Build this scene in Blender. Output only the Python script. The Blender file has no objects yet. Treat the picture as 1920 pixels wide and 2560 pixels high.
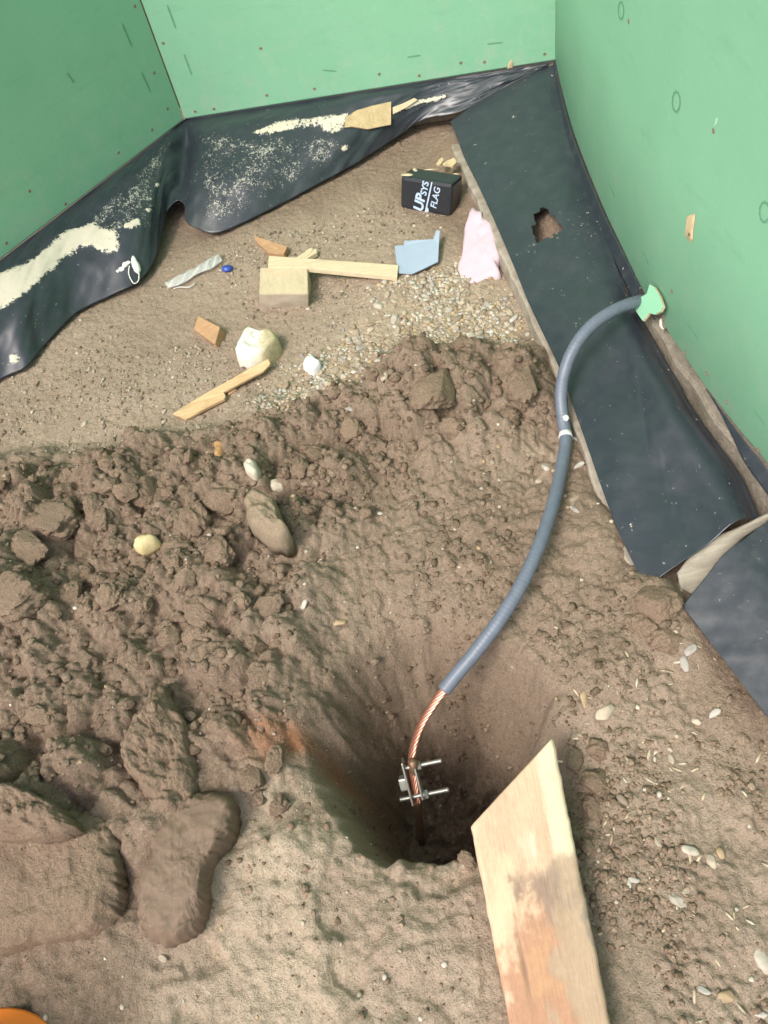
import bpy, bmesh, math, random
import numpy as np
from mathutils import Matrix, Vector

S = bpy.context.scene
COL = S.collection
R = math.radians
random.seed(7)
RNG = np.random.default_rng(11)

# ------------------------------------------------------------------ camera
FPX, CX, CY, HC = 2072.0, 960.0, 1280.0, 1.25        # focal length and centre in photo pixels, eye height
_d = np.array([410.0, 1490.0, 2072.0]); _d /= np.linalg.norm(_d)     # straight down, seen by the camera
_f = np.array([0, 0, 1.0]); _Y = _f - (_f @ _d) * _d; _Y /= np.linalg.norm(_Y)
_Z = -_d; _X = np.cross(_Y, _Z)
CW = np.array([_X, _Y, _Z])                                          # camera (right, down, forward) -> world
cam = bpy.data.cameras.new("camera")
cam.sensor_fit = 'VERTICAL'; cam.sensor_height = 36.0; cam.lens = 36.0 * FPX / 2560.0
cam.clip_start = 0.02; cam.clip_end = 500.0
camo = bpy.data.objects.new("camera", cam); COL.objects.link(camo)
_m = CW @ np.diag([1, -1, -1])
camo.matrix_world = Matrix(_m.tolist()).to_4x4()
camo.location = (0, 0, HC)
S.camera = camo

# ------------------------------------------------------------------ light
SUN_EL, SUN_AZ = 52.0, 228.0            # azimuth from +Y clockwise: the light comes from behind, to the left
world = bpy.data.worlds.new("World"); S.world = world; world.use_nodes = True
wn = world.node_tree; wn.nodes.clear()
wo = wn.nodes.new("ShaderNodeOutputWorld"); wb = wn.nodes.new("ShaderNodeBackground")
sky = wn.nodes.new("ShaderNodeTexSky"); sky.sky_type = 'NISHITA'; sky.sun_disc = False
sky.sun_elevation = R(SUN_EL); sky.sun_rotation = R(SUN_AZ)
sky.air_density = 1.0; sky.dust_density = 4.0; sky.ozone_density = 1.0
hs = wn.nodes.new("ShaderNodeHueSaturation"); hs.inputs["Saturation"].default_value = 0.55   # a veiled, cloudy sky
wn.links.new(sky.outputs[0], hs.inputs["Color"]); wn.links.new(hs.outputs[0], wb.inputs[0])
wb.inputs[1].default_value = 0.135
wn.links.new(wb.outputs[0], wo.inputs[0])
sun = bpy.data.lights.new("sun", 'SUN'); sun.energy = 1.5; sun.angle = R(17); sun.color = (1.0, 0.93, 0.83)
suno = bpy.data.objects.new("sun", sun); COL.objects.link(suno)
_sd = Vector((math.sin(R(SUN_AZ)) * math.cos(R(SUN_EL)), math.cos(R(SUN_AZ)) * math.cos(R(SUN_EL)), math.sin(R(SUN_EL))))
suno.rotation_euler = _sd.to_track_quat('Z', 'Y').to_euler(); suno.location = (-2, -2, 4)
S.view_settings.view_transform = 'Standard'; S.view_settings.look = 'None'
S.view_settings.gamma = 1.0; S.view_settings.use_curve_mapping = False
S.view_settings.exposure = 0.96

# ------------------------------------------------------------------ pixels and points
K = 1920.0 / 1659.0
def D(x, y): return (x * K, y * K)                       # a reading made on the 1659-pixel-wide view
def ray(x, y): return CW @ np.array([x - CX, y - CY, FPX])
def pw(x, y, z=0.0):                                     # pixel + height -> point
    w = ray(x, y); t = (z - HC) / w[2]
    return np.array([w[0] * t, w[1] * t, z])
def dw(x, y, z=0.0): return pw(x * K, y * K, z)
def to_px(P):                                            # points -> photo pixels (for stains read from the photo)
    P = np.asarray(P, float); q = (P - np.array([0, 0, HC])) @ CW
    return np.stack([q[..., 0] / q[..., 2] * FPX + CX, q[..., 1] / q[..., 2] * FPX + CY], -1)
def on_plane(x, y, p, n):
    w = ray(x, y); o = np.array([0, 0, HC]); t = ((p - o) @ n) / (w @ n)
    return o + w * t

# ------------------------------------------------------------------ noise
def _hash(i, j, s):
    h = (i.astype(np.int64) * 374761393 + j.astype(np.int64) * 668265263 + s * 982451653) & 0x7fffffff
    h = ((h ^ (h >> 13)) * 1274126177) & 0x7fffffff
    return ((h ^ (h >> 16)) & 0xffff) / 65535.0
def vnoise(x, y, s=0):
    i = np.floor(x); j = np.floor(y); u = x - i; v = y - j
    u = u * u * u * (u * (u * 6 - 15) + 10); v = v * v * v * (v * (v * 6 - 15) + 10)
    a = _hash(i, j, s); b = _hash(i + 1, j, s); c = _hash(i, j + 1, s); e = _hash(i + 1, j + 1, s)
    return (a * (1 - u) + b * u) * (1 - v) + (c * (1 - u) + e * u) * v - 0.5
def fbm(x, y, f, o=4, s=0, g=0.5):
    r = 0; a = 1.0
    for k in range(o):
        r = r + a * vnoise(x * f + 17.3 * k, y * f - 9.1 * k, s + k); f *= 2.03; a *= g
    return r
def domes(x, y, cell, s=0, lo=0.35, hi=0.75, pw_=0.5):
    """overlapping round lumps, one per jittered cell; returns 0..1"""
    X = x / cell; Y = y / cell; i0 = np.floor(X); j0 = np.floor(Y); best = np.zeros_like(X)
    for di in (-1, 0, 1):
        for dj in (-1, 0, 1):
            i = i0 + di; j = j0 + dj
            px = i + _hash(i, j, s); py = j + _hash(i, j, s + 1); r = lo + (hi - lo) * _hash(i, j, s + 2)
            a = _hash(i, j, s + 3) * 6.28; e = 0.65 + 0.35 * _hash(i, j, s + 4)
            dx = X - px; dy = Y - py; cx = np.cos(a); sx = np.sin(a)
            q = ((dx * cx + dy * sx) / r) ** 2 + ((-dx * sx + dy * cx) / (r * e)) ** 2
            best = np.maximum(best, r / hi * np.clip(1 - q, 0, 1) ** pw_)
    return best
def sstep(a, b, x):
    t = np.clip((x - a) / (b - a), 0, 1); return t * t * (3 - 2 * t)
def polymask(x, y, poly, soft):
    """1 inside a polygon, 0 outside, soft edge"""
    n = len(poly); ins = np.zeros(x.shape, bool); dist = np.full(x.shape, 1e9)
    for k in range(n):
        x0, y0 = poly[k]; x1, y1 = poly[(k + 1) % n]
        c = ((y0 > y) != (y1 > y)); ins ^= c & (x < (x1 - x0) * (y - y0) / ((y1 - y0) if y1 != y0 else 1e-9) + x0)
        ex, ey = x1 - x0, y1 - y0; L = ex * ex + ey * ey + 1e-12
        t = np.clip(((x - x0) * ex + (y - y0) * ey) / L, 0, 1)
        dist = np.minimum(dist, np.hypot(x - x0 - t * ex, y - y0 - t * ey))
    sd = np.where(ins, dist, -dist)
    return sstep(-soft, soft, sd)
def gpoly(pts): return [tuple(dw(a, b)[:2]) for a, b in pts]

# ------------------------------------------------------------------ objects
def tag(o, label=None, cat=None, group=None, kind=None):
    if label: o["label"] = label
    if cat: o["category"] = cat
    if group: o["group"] = group
    if kind: o["kind"] = kind
    return o
def empty(name, loc):
    o = bpy.data.objects.new(name, None); o.location = loc; o.empty_display_size = 0.02; COL.objects.link(o); return o
def link(name, me, mat=None, parent=None, smooth=True):
    if mat is not None: me.materials.append(mat)
    if smooth: me.polygons.foreach_set("use_smooth", [True] * len(me.polygons))
    o = bpy.data.objects.new(name, me); COL.objects.link(o)
    if parent is not None:
        o.parent = parent; o.matrix_parent_inverse = Matrix.Translation(-Vector(parent.location))
    return o
def pymesh(name, V, Fc):
    me = bpy.data.meshes.new(name); me.from_pydata([tuple(v) for v in V], [], [tuple(f) for f in Fc]); me.update(); return me
def npmesh(name, V, Q, n=4):
    me = bpy.data.meshes.new(name); V = np.asarray(V, np.float32); Q = np.asarray(Q, np.int32)
    me.vertices.add(len(V)); me.vertices.foreach_set("co", V.ravel())
    me.loops.add(Q.size); me.loops.foreach_set("vertex_index", Q.ravel())
    me.polygons.add(len(Q)); me.polygons.foreach_set("loop_start", np.arange(0, Q.size, n, dtype=np.int32))
    me.update(calc_edges=True); me.validate(); return me
def setcol(me, name, C):
    a = me.color_attributes.new(name, 'FLOAT_COLOR', 'POINT')
    C = np.asarray(C, np.float32)
    if C.shape[1] == 3: C = np.concatenate([C, np.ones((len(C), 1), np.float32)], 1)
    a.data.foreach_set("color", C.ravel())
def gridquads(nu, nv):
    i = np.arange(nu - 1)[:, None] * nv + np.arange(nv - 1)[None, :]
    return np.stack([i, i + nv, i + nv + 1, i + 1], -1).reshape(-1, 4)
def catmull(P, n):
    P = np.asarray(P, float); m = len(P); t = np.linspace(0, m - 1, n); k = np.minimum(t.astype(int), m - 2); u = (t - k)[:, None]
    Q = np.vstack([2 * P[0] - P[1], P, 2 * P[-1] - P[-2]])
    a, b, c, e = Q[k], Q[k + 1], Q[k + 2], Q[k + 3]
    return 0.5 * (2 * b + (c - a) * u + (2 * a - 5 * b + 4 * c - e) * u ** 2 + (3 * b - a - 3 * c + e) * u ** 3)
def resample(P, step):
    P = np.asarray(P, float); L = np.r_[0, np.cumsum(np.linalg.norm(np.diff(P, axis=0), axis=1))]
    t = np.linspace(0, L[-1], max(2, int(L[-1] / step) + 1))
    return np.stack([np.interp(t, L, P[:, k]) for k in range(3)], 1)
def thicken(V, nu, nv, th):
    """closed sheet: a second layer th behind, rim quads round it; returns V, Q"""
    G = V.reshape(nu, nv, 3); du = np.gradient(G, axis=0); dv = np.gradient(G, axis=1)
    N = np.cross(du, dv); N /= np.linalg.norm(N, axis=-1, keepdims=True) + 1e-12
    sgn = np.sign((N @ np.array([0, -0.3, 1.0])).mean()) or 1
    B = (G - sgn * N * th).reshape(-1, 3); n = nu * nv; Q = gridquads(nu, nv)
    rim = list(range(0, nv)) + [k * nv + nv - 1 for k in range(1, nu)] + [(nu - 1) * nv + k for k in range(nv - 2, -1, -1)] + [k * nv for k in range(nu - 2, 0, -1)]
    E_ = [(a, b, b + n, a + n) for a, b in zip(rim, rim[1:] + rim[:1])]
    return np.vstack([V, B]), np.vstack([Q, Q[:, ::-1] + n, np.array(E_)]), sgn * N.reshape(-1, 3)
def fixnormals(me):
    bm = bmesh.new(); bm.from_mesh(me); bmesh.ops.recalc_face_normals(bm, faces=bm.faces); bm.to_mesh(me); bm.free(); me.update()
def tube(P, r, seg=14, caps=True):
    P = np.asarray(P, float); n = len(P); r = np.broadcast_to(r, (n,))
    T = np.gradient(P, axis=0); T /= np.linalg.norm(T, axis=1, keepdims=True)
    up = np.array([0.13, 0.21, 1.0]); V = []
    nrm = np.cross(T[0], up); nrm /= np.linalg.norm(nrm)
    for k in range(n):
        nrm = nrm - (nrm @ T[k]) * T[k]; nrm /= np.linalg.norm(nrm); b = np.cross(T[k], nrm)
        for j in range(seg):
            a = 2 * math.pi * j / seg; V.append(P[k] + r[k] * (math.cos(a) * nrm + math.sin(a) * b))
    Q = [(k * seg + j, k * seg + (j + 1) % seg, (k + 1) * seg + (j + 1) % seg, (k + 1) * seg + j) for k in range(n - 1) for j in range(seg)]
    if caps: Q.append(tuple(range(seg))[::-1]); Q.append(tuple((n - 1) * seg + j for j in range(seg)))
    return V, Q

# ------------------------------------------------------------------ materials
class NT:
    def __init__(s, name, rough=0.8, spec=0.3):
        s.m = bpy.data.materials.new(name); s.m.use_nodes = True; s.t = s.m.node_tree
        s.b = s.t.nodes["Principled BSDF"]; s.b.inputs["Roughness"].default_value = rough
        s.b.inputs["Specular IOR Level"].default_value = spec
    def n(s, typ, **kw):
        o = s.t.nodes.new("ShaderNode" + typ)
        for k, v in kw.items():
            if k in o.inputs: o.inputs[k].default_value = v
            else: setattr(o, k, v)
        return o
    def l(s, a, b): s.t.links.new(a, b)
    def coord(s, which="Object"): return s.n("TexCoord").outputs[which]
    def noise(s, scale, detail=6, rough=0.6, vec=None, dist=0.0, sc=None):
        o = s.n("TexNoise"); o.inputs["Scale"].default_value = scale; o.inputs["Detail"].default_value = detail
        o.inputs["Roughness"].default_value = rough; o.inputs["Distortion"].default_value = dist
        v = vec or s.coord()
        if sc is not None:
            mp = s.n("Mapping"); mp.inputs["Scale"].default_value = sc; s.l(v, mp.inputs[0]); v = mp.outputs[0]
        s.l(v, o.inputs["Vector"]); return o.outputs["Fac"]
    def ramp(s, fac, stops, mode='LINEAR'):
        o = s.n("ValToRGB"); cr = o.color_ramp; cr.interpolation = mode
        while len(cr.elements) < len(stops): cr.elements.new(0.5)
        for e, (p, c) in zip(cr.elements, stops):
            e.position = p; e.color = (c, c, c, 1) if isinstance(c, (int, float)) else (*c, 1)
        s.l(fac, o.inputs[0]); return o.outputs[0]
    def mix(s, fac, a, b, mode='MIX'):
        o = s.n("Mix"); o.data_type = 'RGBA'; o.blend_type = mode; o.clamp_factor = True
        for sock, v in ((o.inputs[0], fac), (o.inputs[6], a), (o.inputs[7], b)):
            if hasattr(v, "is_linked") or hasattr(v, "links"): s.l(v, sock)
            elif isinstance(v, (int, float)): sock.default_value = v
            else: sock.default_value = (*v, 1)
        return o.outputs[2]
    def math(s, op, a, b=0.0, c=None):
        o = s.n("Math"); o.operation = op
        for sock, v in zip(o.inputs, (a, b, c)):
            if v is None: continue
            if hasattr(v, "links"): s.l(v, sock)
            else: sock.default_value = v
        return o.outputs[0]
    def attr(s, name):
        o = s.n("Attribute"); o.attribute_name = name; sp = s.n("SeparateColor"); s.l(o.outputs["Color"], sp.inputs[0])
        return o.outputs["Color"], sp.outputs[0], sp.outputs[1], sp.outputs[2]
    def color(s, c):
        if hasattr(c, "links"): s.l(c, s.b.inputs["Base Color"])
        else: s.b.inputs["Base Color"].default_value = (*c, 1)
    def bump(s, h, strength=0.3, dist=0.005, prev=None):
        o = s.n("Bump"); o.inputs["Strength"].default_value = strength; o.inputs["Distance"].default_value = dist
        s.l(h, o.inputs["Height"])
        if prev is not None: s.l(prev, o.inputs["Normal"])
        s.l(o.outputs[0], s.b.inputs["Normal"]); return o.outputs[0]

def soil_mat():
    t = NT("soil", 0.95, 0.15); a, dry_shade, clay, pale = t.attr("soil")
    n1 = t.noise(14, 8, 0.65); n2 = t.noise(90, 5, 0.7); n3 = t.noise(300, 4, 0.75)
    wet = t.mix(n1, (0.156, 0.110, 0.078), (0.265, 0.196, 0.144))
    wet = t.mix(t.ramp(n2, [(0.40, 0.0), (0.72, 1.0)]), wet, (0.305, 0.226, 0.163))
    dr = t.mix(n1, (0.322, 0.245, 0.181), (0.450, 0.356, 0.272))
    dr = t.mix(t.ramp(n2, [(0.50, 0.0), (0.75, 0.6)]), dr, (0.26, 0.205, 0.155))
    c = t.mix(dry_shade, wet, dr)
    c = t.mix(t.math('MULTIPLY', clay, 0.8), c, (0.36, 0.155, 0.072))
    c = t.mix(pale, c, (0.48, 0.388, 0.288))
    speck = t.ramp(t.noise(330, 2, 0.5), [(0.70, 0.0), (0.735, 1.0)])
    c = t.mix(t.math('MULTIPLY', speck, 0.55), c, (0.52, 0.47, 0.40))
    dk = t.ramp(t.noise(260, 2, 0.5), [(0.27, 1.0), (0.33, 0.0)])
    c = t.mix(t.math('MULTIPLY', dk, 0.55), c, (0.075, 0.055, 0.04))
    c = t.mix(1.0, c, t.ramp(n3, [(0.28, 0.62), (0.5, 1.0), (0.72, 1.32)]), 'MULTIPLY')
    t.color(c)
    h = t.math('ADD', n2, t.math('MULTIPLY', n3, 0.9))
    t.bump(h, 0.9, 0.0055)
    return t.m
def clod_mat(name, c0, c1, rough=0.95, bump=0.6, bs=90):
    t = NT(name, rough, 0.15)
    oi = t.n("ObjectInfo"); w = t.n("NewGeometry").outputs["Position"]; n1 = t.noise(14, 8, 0.65, w); n2 = t.noise(bs, 5, 0.7, w); n3 = t.noise(300, 4, 0.75, w)
    c = t.mix(n1, c0, c1); c = t.mix(t.ramp(n2, [(0.42, 0.0), (0.7, 0.55)]), c, tuple(min(1, 1.18 * v) for v in c1))
    c = t.mix(t.math('MULTIPLY', oi.outputs["Random"], 0.30), c, tuple(1.15 * v for v in c1))
    sp = t.ramp(t.noise(330, 2, 0.5, w), [(0.70, 0.0), (0.74, 0.5)])
    c = t.mix(sp, c, (0.5, 0.45, 0.38)); c = t.mix(min(1.0, bump), c, t.mix(1.0, c, t.ramp(n3, [(0.28, 0.62), (0.5, 1.0), (0.72, 1.32)]), 'MULTIPLY')); t.color(c)
    t.bump(t.math('ADD', n2, t.math('MULTIPLY', n3, 0.9)), bump, 0.0055); return t.m
def stone_mat(name, c0, c1, rough=0.8):
    t = NT(name, rough, 0.3); w = t.n("NewGeometry").outputs["Position"]; n1 = t.noise(35, 6, 0.6, w); n2 = t.noise(160, 4, 0.6, w)
    c = t.mix(t.ramp(n1, [(0.35, 0.0), (0.65, 1.0)]), c0, c1); c = t.mix(t.ramp(n2, [(0.6, 0.0), (0.75, 0.5)]), c, (0.24, 0.19, 0.14))
    t.color(c); t.bump(n2, 0.4, 0.003); return t.m
def wood_mat(name, c0, c1, axis=0, rough=0.75, grime=0.3):
    t = NT(name, rough, 0.25); sc = [30, 30, 30]; sc[axis] = 3.0
    n1 = t.noise(4, 6, 0.65, sc=sc, dist=0.6); n2 = t.noise(40, 5, 0.65); sc2 = [90, 90, 90]; sc2[axis] = 4
    n3 = t.noise(5, 4, 0.6, sc=sc2)
    c = t.mix(t.ramp(n1, [(0.32, 0.0), (0.68, 1.0)]), c0, c1)
    c = t.mix(t.math('MULTIPLY', t.ramp(n2, [(0.52, 0.0), (0.72, 1.0)]), grime), c, (0.20, 0.15, 0.105))
    t.color(c); t.bump(n3, 0.35, 0.002); return t.m
def board_mat():
    t = NT("green_board", 0.62, 0.3); n1 = t.noise(5, 5, 0.6); n2 = t.noise(70, 6, 0.7); n3 = t.noise(9, 6, 0.7, sc=(1, 1, 3))
    c = t.mix(t.ramp(n1, [(0.3, 0.0), (0.7, 1.0)]), (0.212, 0.452, 0.292), (0.236, 0.486, 0.318))
    c = t.mix(t.ramp(n2, [(0.57, 0.0), (0.76, 0.55)]), c, (0.295, 0.54, 0.385))
    c = t.mix(t.ramp(n3, [(0.56, 0.0), (0.72, 0.30)]), c, (0.150, 0.34, 0.205))
    z = t.n("SeparateXYZ"); t.l(t.n("NewGeometry").outputs["Position"], z.inputs[0])
    dust = t.math('MULTIPLY', t.ramp(t.math('MULTIPLY', z.outputs[2], 1.0), [(0.10, 1.0), (0.42, 0.0)]), t.ramp(t.noise(18, 8, 0.75), [(0.48, 0.0), (0.66, 0.55)]))
    c = t.mix(dust, c, (0.36, 0.47, 0.355))
    t.color(c); t.bump(n2, 0.12, 0.002); return t.m
def plastic_mat():
    t = NT("black_damp_proof_sheet", 0.42, 0.7); a, smear, speck, dust = t.attr("stain")
    n1 = t.noise(30, 6, 0.65); n2 = t.noise(260, 4, 0.75); n3 = t.noise(90, 6, 0.75); n4 = t.noise(16, 4, 0.65)
    base = t.mix(n1, (0.018, 0.022, 0.030), (0.027, 0.033, 0.045))
    thr = t.math('GREATER_THAN', t.math('ADD', t.math('MULTIPLY', speck, t.math('MULTIPLY_ADD', n4, 0.34, 0.165)), t.math('ADD', t.math('MULTIPLY', n2, 0.55), t.math('MULTIPLY', n3, 0.45))), 0.86)
    base = t.mix(t.math('MULTIPLY', t.ramp(n1, [(0.45, 0.0), (0.75, 1.0)]), t.math('MULTIPLY', dust, 0.28)), base, (0.15, 0.145, 0.14))
    lone = t.ramp(t.noise(120, 2, 0.5), [(0.735, 0.0), (0.76, 0.5)])
    base = t.mix(lone, base, (0.34, 0.36, 0.36))
    c = t.mix(thr, base, (0.36, 0.345, 0.30))
    sm = t.math('GREATER_THAN', t.math('ADD', smear, t.math('MULTIPLY', t.math('SUBTRACT', t.math('ADD', t.math('MULTIPLY', n3, 0.5), t.math('ADD', t.math('MULTIPLY', n2, 0.25), t.math('MULTIPLY', n4, 0.25))), 0.5), 4.2)), 0.5)
    c = t.mix(sm, c, t.mix(n3, (0.48, 0.435, 0.345), (0.62, 0.57, 0.46))); t.color(c)
    dirty = t.math('MAXIMUM', thr, t.math('MAXIMUM', sm, t.math('MULTIPLY', dust, 0.5)))
    t.l(t.math('MULTIPLY_ADD', dirty, 0.45, t.math('MULTIPLY_ADD', n1, 0.14, 0.26)), t.b.inputs["Roughness"])
    t.bump(t.math('ADD', t.math('MULTIPLY', n1, 0.8), t.math('ADD', t.math('MULTIPLY', sm, 0.3), t.math('MULTIPLY', thr, 0.12))), 0.14, 0.004); return t.m
def attr_mat(name, rough=0.8, bumpscale=200, bump=0.3, spec=0.3, grain=None, var=.35, bd=.002):
    t = NT(name, rough, spec); a, r, g, b = t.attr("col"); n = t.noise(bumpscale, 4, 0.65)
    c = t.mix(var, a, t.mix(1.0, a, t.ramp(n, [(0.3, 0.45), (0.7, 1.5)]), 'MULTIPLY'))
    if grain:
        g1 = t.noise(5, 6, 0.7, sc=grain, vec=t.coord("UV"), dist=0.5); c = t.mix(1.0, c, t.ramp(g1, [(0.3, 0.55), (0.5, 0.98), (0.7, 1.2)]), 'MULTIPLY'); n = t.math('ADD', n, t.math('MULTIPLY', g1, 1.5))
    t.color(c); t.bump(n, bump, bd); return t.m
def plain(name, c, rough=0.6, spec=0.4, metal=0.0, ns=60, var=0.25, bump=0.15):
    t = NT(name, rough, spec); t.b.inputs["Metallic"].default_value = metal; n = t.noise(ns, 5, 0.65)
    t.color(t.mix(n, tuple(v * (1 - var) for v in c), tuple(min(1, v * (1 + var)) for v in c))); t.bump(n, bump, 0.002)
    return t.m

M = dict(soil=soil_mat(), board=board_mat(), sheet=plastic_mat(),
         clod=clod_mat("crumbly_soil", (0.163, 0.113, 0.078), (0.275, 0.200, 0.143), .95, .9),
         slick=clod_mat("smooth_cut_clay", (0.138, 0.096, 0.067), (0.178, 0.128, 0.092), 0.55, 0.25, 60),
         gravel=attr_mat("gravel", 0.8, 150, 0.4), crumb=attr_mat("soil_crumb", 0.95, 260, 1.0, 0.15, None, .8, .005),
         plank=attr_mat("plank_wood", 0.72, 120, 0.25, 0.25, (60, 1.2, 1), .12))

# ------------------------------------------------------------------ the ground
step = 0.0027
def axis(lo, hi):
    c = np.arange(lo, hi + step, step); a = []; s = step; v = lo
    while v > -25: s *= 1.32; v -= s; a.append(v)
    b = []; s = step; v = c[-1]
    while v < 25: s *= 1.32; v += s; b.append(v)
    return np.r_[a[::-1], c, b]
gx = axis(-1.0, 0.85); gy = axis(-0.12, 2.45)
GX, GY = np.meshgrid(gx, gy, indexing='ij')

heap = gpoly([(-160, 1080), (0, 1010), (120, 1000), (230, 1000), (330, 960), (470, 960), (540, 900), (640, 900), (760, 850), (880, 780), (1050, 760), (1170, 800), (1200, 900), (1130, 960), (900, 1000), (760, 1120), (680, 1300), (640, 1500), (600, 1640), (480, 1690), (300, 1800), (-160, 2000)])
loose = gpoly([(560, 900), (900, 760), (1180, 770), (1230, 950), (1330, 1250), (1420, 1260), (1480, 1330), (1420, 1480), (1230, 1560), (1190, 1640), (1040, 1800), (830, 1800), (700, 1650), (560, 1700)])
leftlow = gpoly([(-200, 1700), (250, 1650), (420, 1720), (500, 1730), (460, 1880), (420, 2000), (330, 2060), (230, 2200), (120, 2400), (-200, 2500)])
gravelp = gpoly([(560, 860), (640, 770), (760, 700), (840, 620), (960, 590), (1090, 600), (1150, 720), (1120, 760), (960, 745), (860, 800), (760, 860), (640, 900)])
dustp = gpoly([(-300, 900), (150, 700), (380, 560), (560, 500), (800, 420), (980, 520), (1120, 640), (1160, 720), (860, 760), (620, 900), (500, 950), (330, 970), (200, 1000), (0, 1020), (-300, 1060)])
mudp = gpoly([(560, 1700), (700, 1660), (840, 1800), (1000, 1820), (1030, 1900), (1080, 2300), (300, 2300), (330, 2060), (430, 1980), (520, 1800)])
rightp = gpoly([(1200, 1560), (1440, 1450), (1700, 1700), (1900, 2400), (1330, 2400), (1230, 1830)])
m_heap = polymask(GX + 0.05 * fbm(GX, GY, 7, 3, 900), GY + 0.05 * fbm(GX, GY, 7, 3, 910), heap, 0.075); m_loose = polymask(GX, GY, loose, 0.06); m_ll = polymask(GX, GY, leftlow, 0.04)
m_grav = polymask(GX, GY, gravelp, 0.05); m_dust = polymask(GX, GY, dustp, 0.08); m_mud = polymask(GX, GY, mudp, 0.05)
m_right = polymask(GX, GY, rightp, 0.08)
def bump_at(x, y, r, h, e=1.0, a=0.0):
    p = dw(x, y); c, s_ = math.cos(a), math.sin(a); dx = GX - p[0]; dy = GY - p[1]
    q = ((dx * c + dy * s_) / r) ** 2 + ((-dx * s_ + dy * c) / (r * e)) ** 2
    return h * np.exp(-q * 1.5)

wx = GX + 0.012 * fbm(GX, GY, 18, 3, 40); wy = GY + 0.012 * fbm(GX, GY, 18, 3, 50)
wx2 = GX + 0.004 * fbm(GX, GY, 70, 3, 60); wy2 = GY + 0.004 * fbm(GX, GY, 70, 3, 70)
core = ((GX > -1.4) & (GX < 1.3) & (GY > -0.5) & (GY < 2.9)).astype(float)
HZ = 0.016 * fbm(GX, GY, 2.2, 3, 1) + 0.004 * fbm(GX, GY, 14, 4, 5)
HZ += 0.045 * m_heap + 0.018 * m_loose * (1 - m_heap) + 0.015 * m_ll
d1 = domes(wx, wy, 0.105, 100); d2 = domes(wx, wy, 0.047, 110); d3 = domes(wx2, wy2, 0.024, 120); d4 = domes(wx2, wy2, 0.0125, 130)
rough = np.clip(m_heap + 0.55 * m_loose * (1 - m_heap), 0, 1)
HZ += m_heap * (0.042 * d1 + 0.020 * d2) + rough * (0.009 * d3 + 0.0045 * d4)
HZ += m_loose * (1 - m_heap) * (0.010 * d1 * (fbm(GX, GY, 6, 2, 90) + 0.5) + 0.009 * d2)
cr = np.abs(fbm(wx, wy, 11, 4, 150))
HZ -= (0.3 * m_mud + m_loose * 0.5) * 0.006 * np.exp(-(cr / 0.025) ** 2) * sstep(.0, .2, fbm(GX, GY, 5, 2, 155))       # cracks and smears
HZ += m_mud * (0.020 * fbm(GX, GY, 8, 5, 160) + 0.007 * fbm(wx, wy, 30, 4, 165, .6) - 0.010 * sstep(.12, .3, fbm(wx, wy, 10, 3, 166)) + 0.010 * domes(wx, wy, 0.07, 170) * sstep(0, .15, fbm(GX, GY, 6, 2, 171)) + 0.004 * d3 * sstep(0, .15, fbm(GX, GY, 7, 3, 172)))
HZ += m_right * (0.014 * fbm(GX, GY, 14, 5, 180, .6) + 0.007 * d3 * sstep(-.05, .2, fbm(GX, GY, 9, 3, 181)) + 0.0045 * d4 * sstep(-.1, .2, fbm(GX, GY, 12, 3, 182)))
HZ += m_ll * (0.020 * d1 + 0.004 * d3 + 0.006 * fbm(GX, GY, 20, 4, 190))
HZ += core * ((0.0024 + .0022 * rough) * fbm(GX, GY, 75, 4, 200, 0.65) + 0.0012 * d4 * (1 - rough))
HZ += m_dust * 0.0018 * domes(wx2, wy2, 0.016, 210, 0.1, 0.35)
HZ += core * 0.005 * np.clip(domes(wx2, wy2, 0.03, 220, 0.05, 0.3) - 0.4, 0, 1) * (1 - rough)
# single large lumps of the heap, a bank along the wall on the right, the soil by the corner
for a in [(925, 850, .075, .045), (1135, 840, .05, .035), (1040, 800, .05, .02), (60, 1290, .12, .05), (100, 1130, .09, .03), (300, 1060, .07, .03), (460, 1110, .09, .025, .5, .6), (350, 1000, .10, .02),
          (620, 960, .05, .02), (470, 1000, .07, .02), (-30, 1460, .14, .05), (200, 1400, .09, .02), (1410, 1300, .06, .030), (1310, 1160, .09, .03), (1500, 1400, .06, .015), (1330, 1420, .05, .015), (1000, 330, .12, .02)]:
    HZ += bump_at(*a)
kb = gpoly([(1195, 900), (1235, 880), (1270, 960), (1330, 1130), (1400, 1262), (1470, 1290), (1530, 1390), (1660, 1560), (1600, 1600), (1450, 1440), (1330, 1330), (1260, 1150)])
HZ += 0.012 * polymask(GX, GY, kb, 0.05)
HZ += 0.016 * polymask(GX, GY, gpoly([(960, 290), (1000, 300), (1060, 440), (1020, 460), (950, 350)]), 0.05)
HZ += bump_at(1185, 500, .07, .055)
# the dug hole: a sharp near rim, a long slope on the far side
hc = dw(935, 1690, 0.0); ang = np.arctan2(GY - hc[1], GX - hc[0]); rr = np.hypot(GX - hc[0], GY - hc[1])
up_ = np.clip(np.sin(ang - 0.0), -1, 1)
HCX, HCY = hc[0], hc[1]
near = 0.5 - 0.5 * np.sin(ang)                      # 1 towards the camera
rim = 0.108 + 0.140 * (1 - near) ** 1.4 + 0.050 * np.clip(np.cos(ang - .3), 0, 1) + 0.035 * fbm(np.cos(ang), np.sin(ang), 2.0, 4, 300) + 0.010 * fbm(GX, GY, 30, 3, 305)
q = rr / rim
prof = np.where(q < 1, 1, 0) * 0.0
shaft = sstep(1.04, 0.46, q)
funnel = sstep(1.5, 0.5, q)
wob = 1 + 0.10 * fbm(GX, GY, 20, 4, 310)
HOLE = -(0.40 * shaft ** 1.0 + 0.060 * funnel) * wob
streak = fbm(ang * 5.0, rr * 6, 1.6, 3, 320)
HZ = HZ * (1 - 0.75 * shaft) + HOLE + 0.011 * streak * shaft * (1 - shaft) * 4 * (1 - near)
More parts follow.
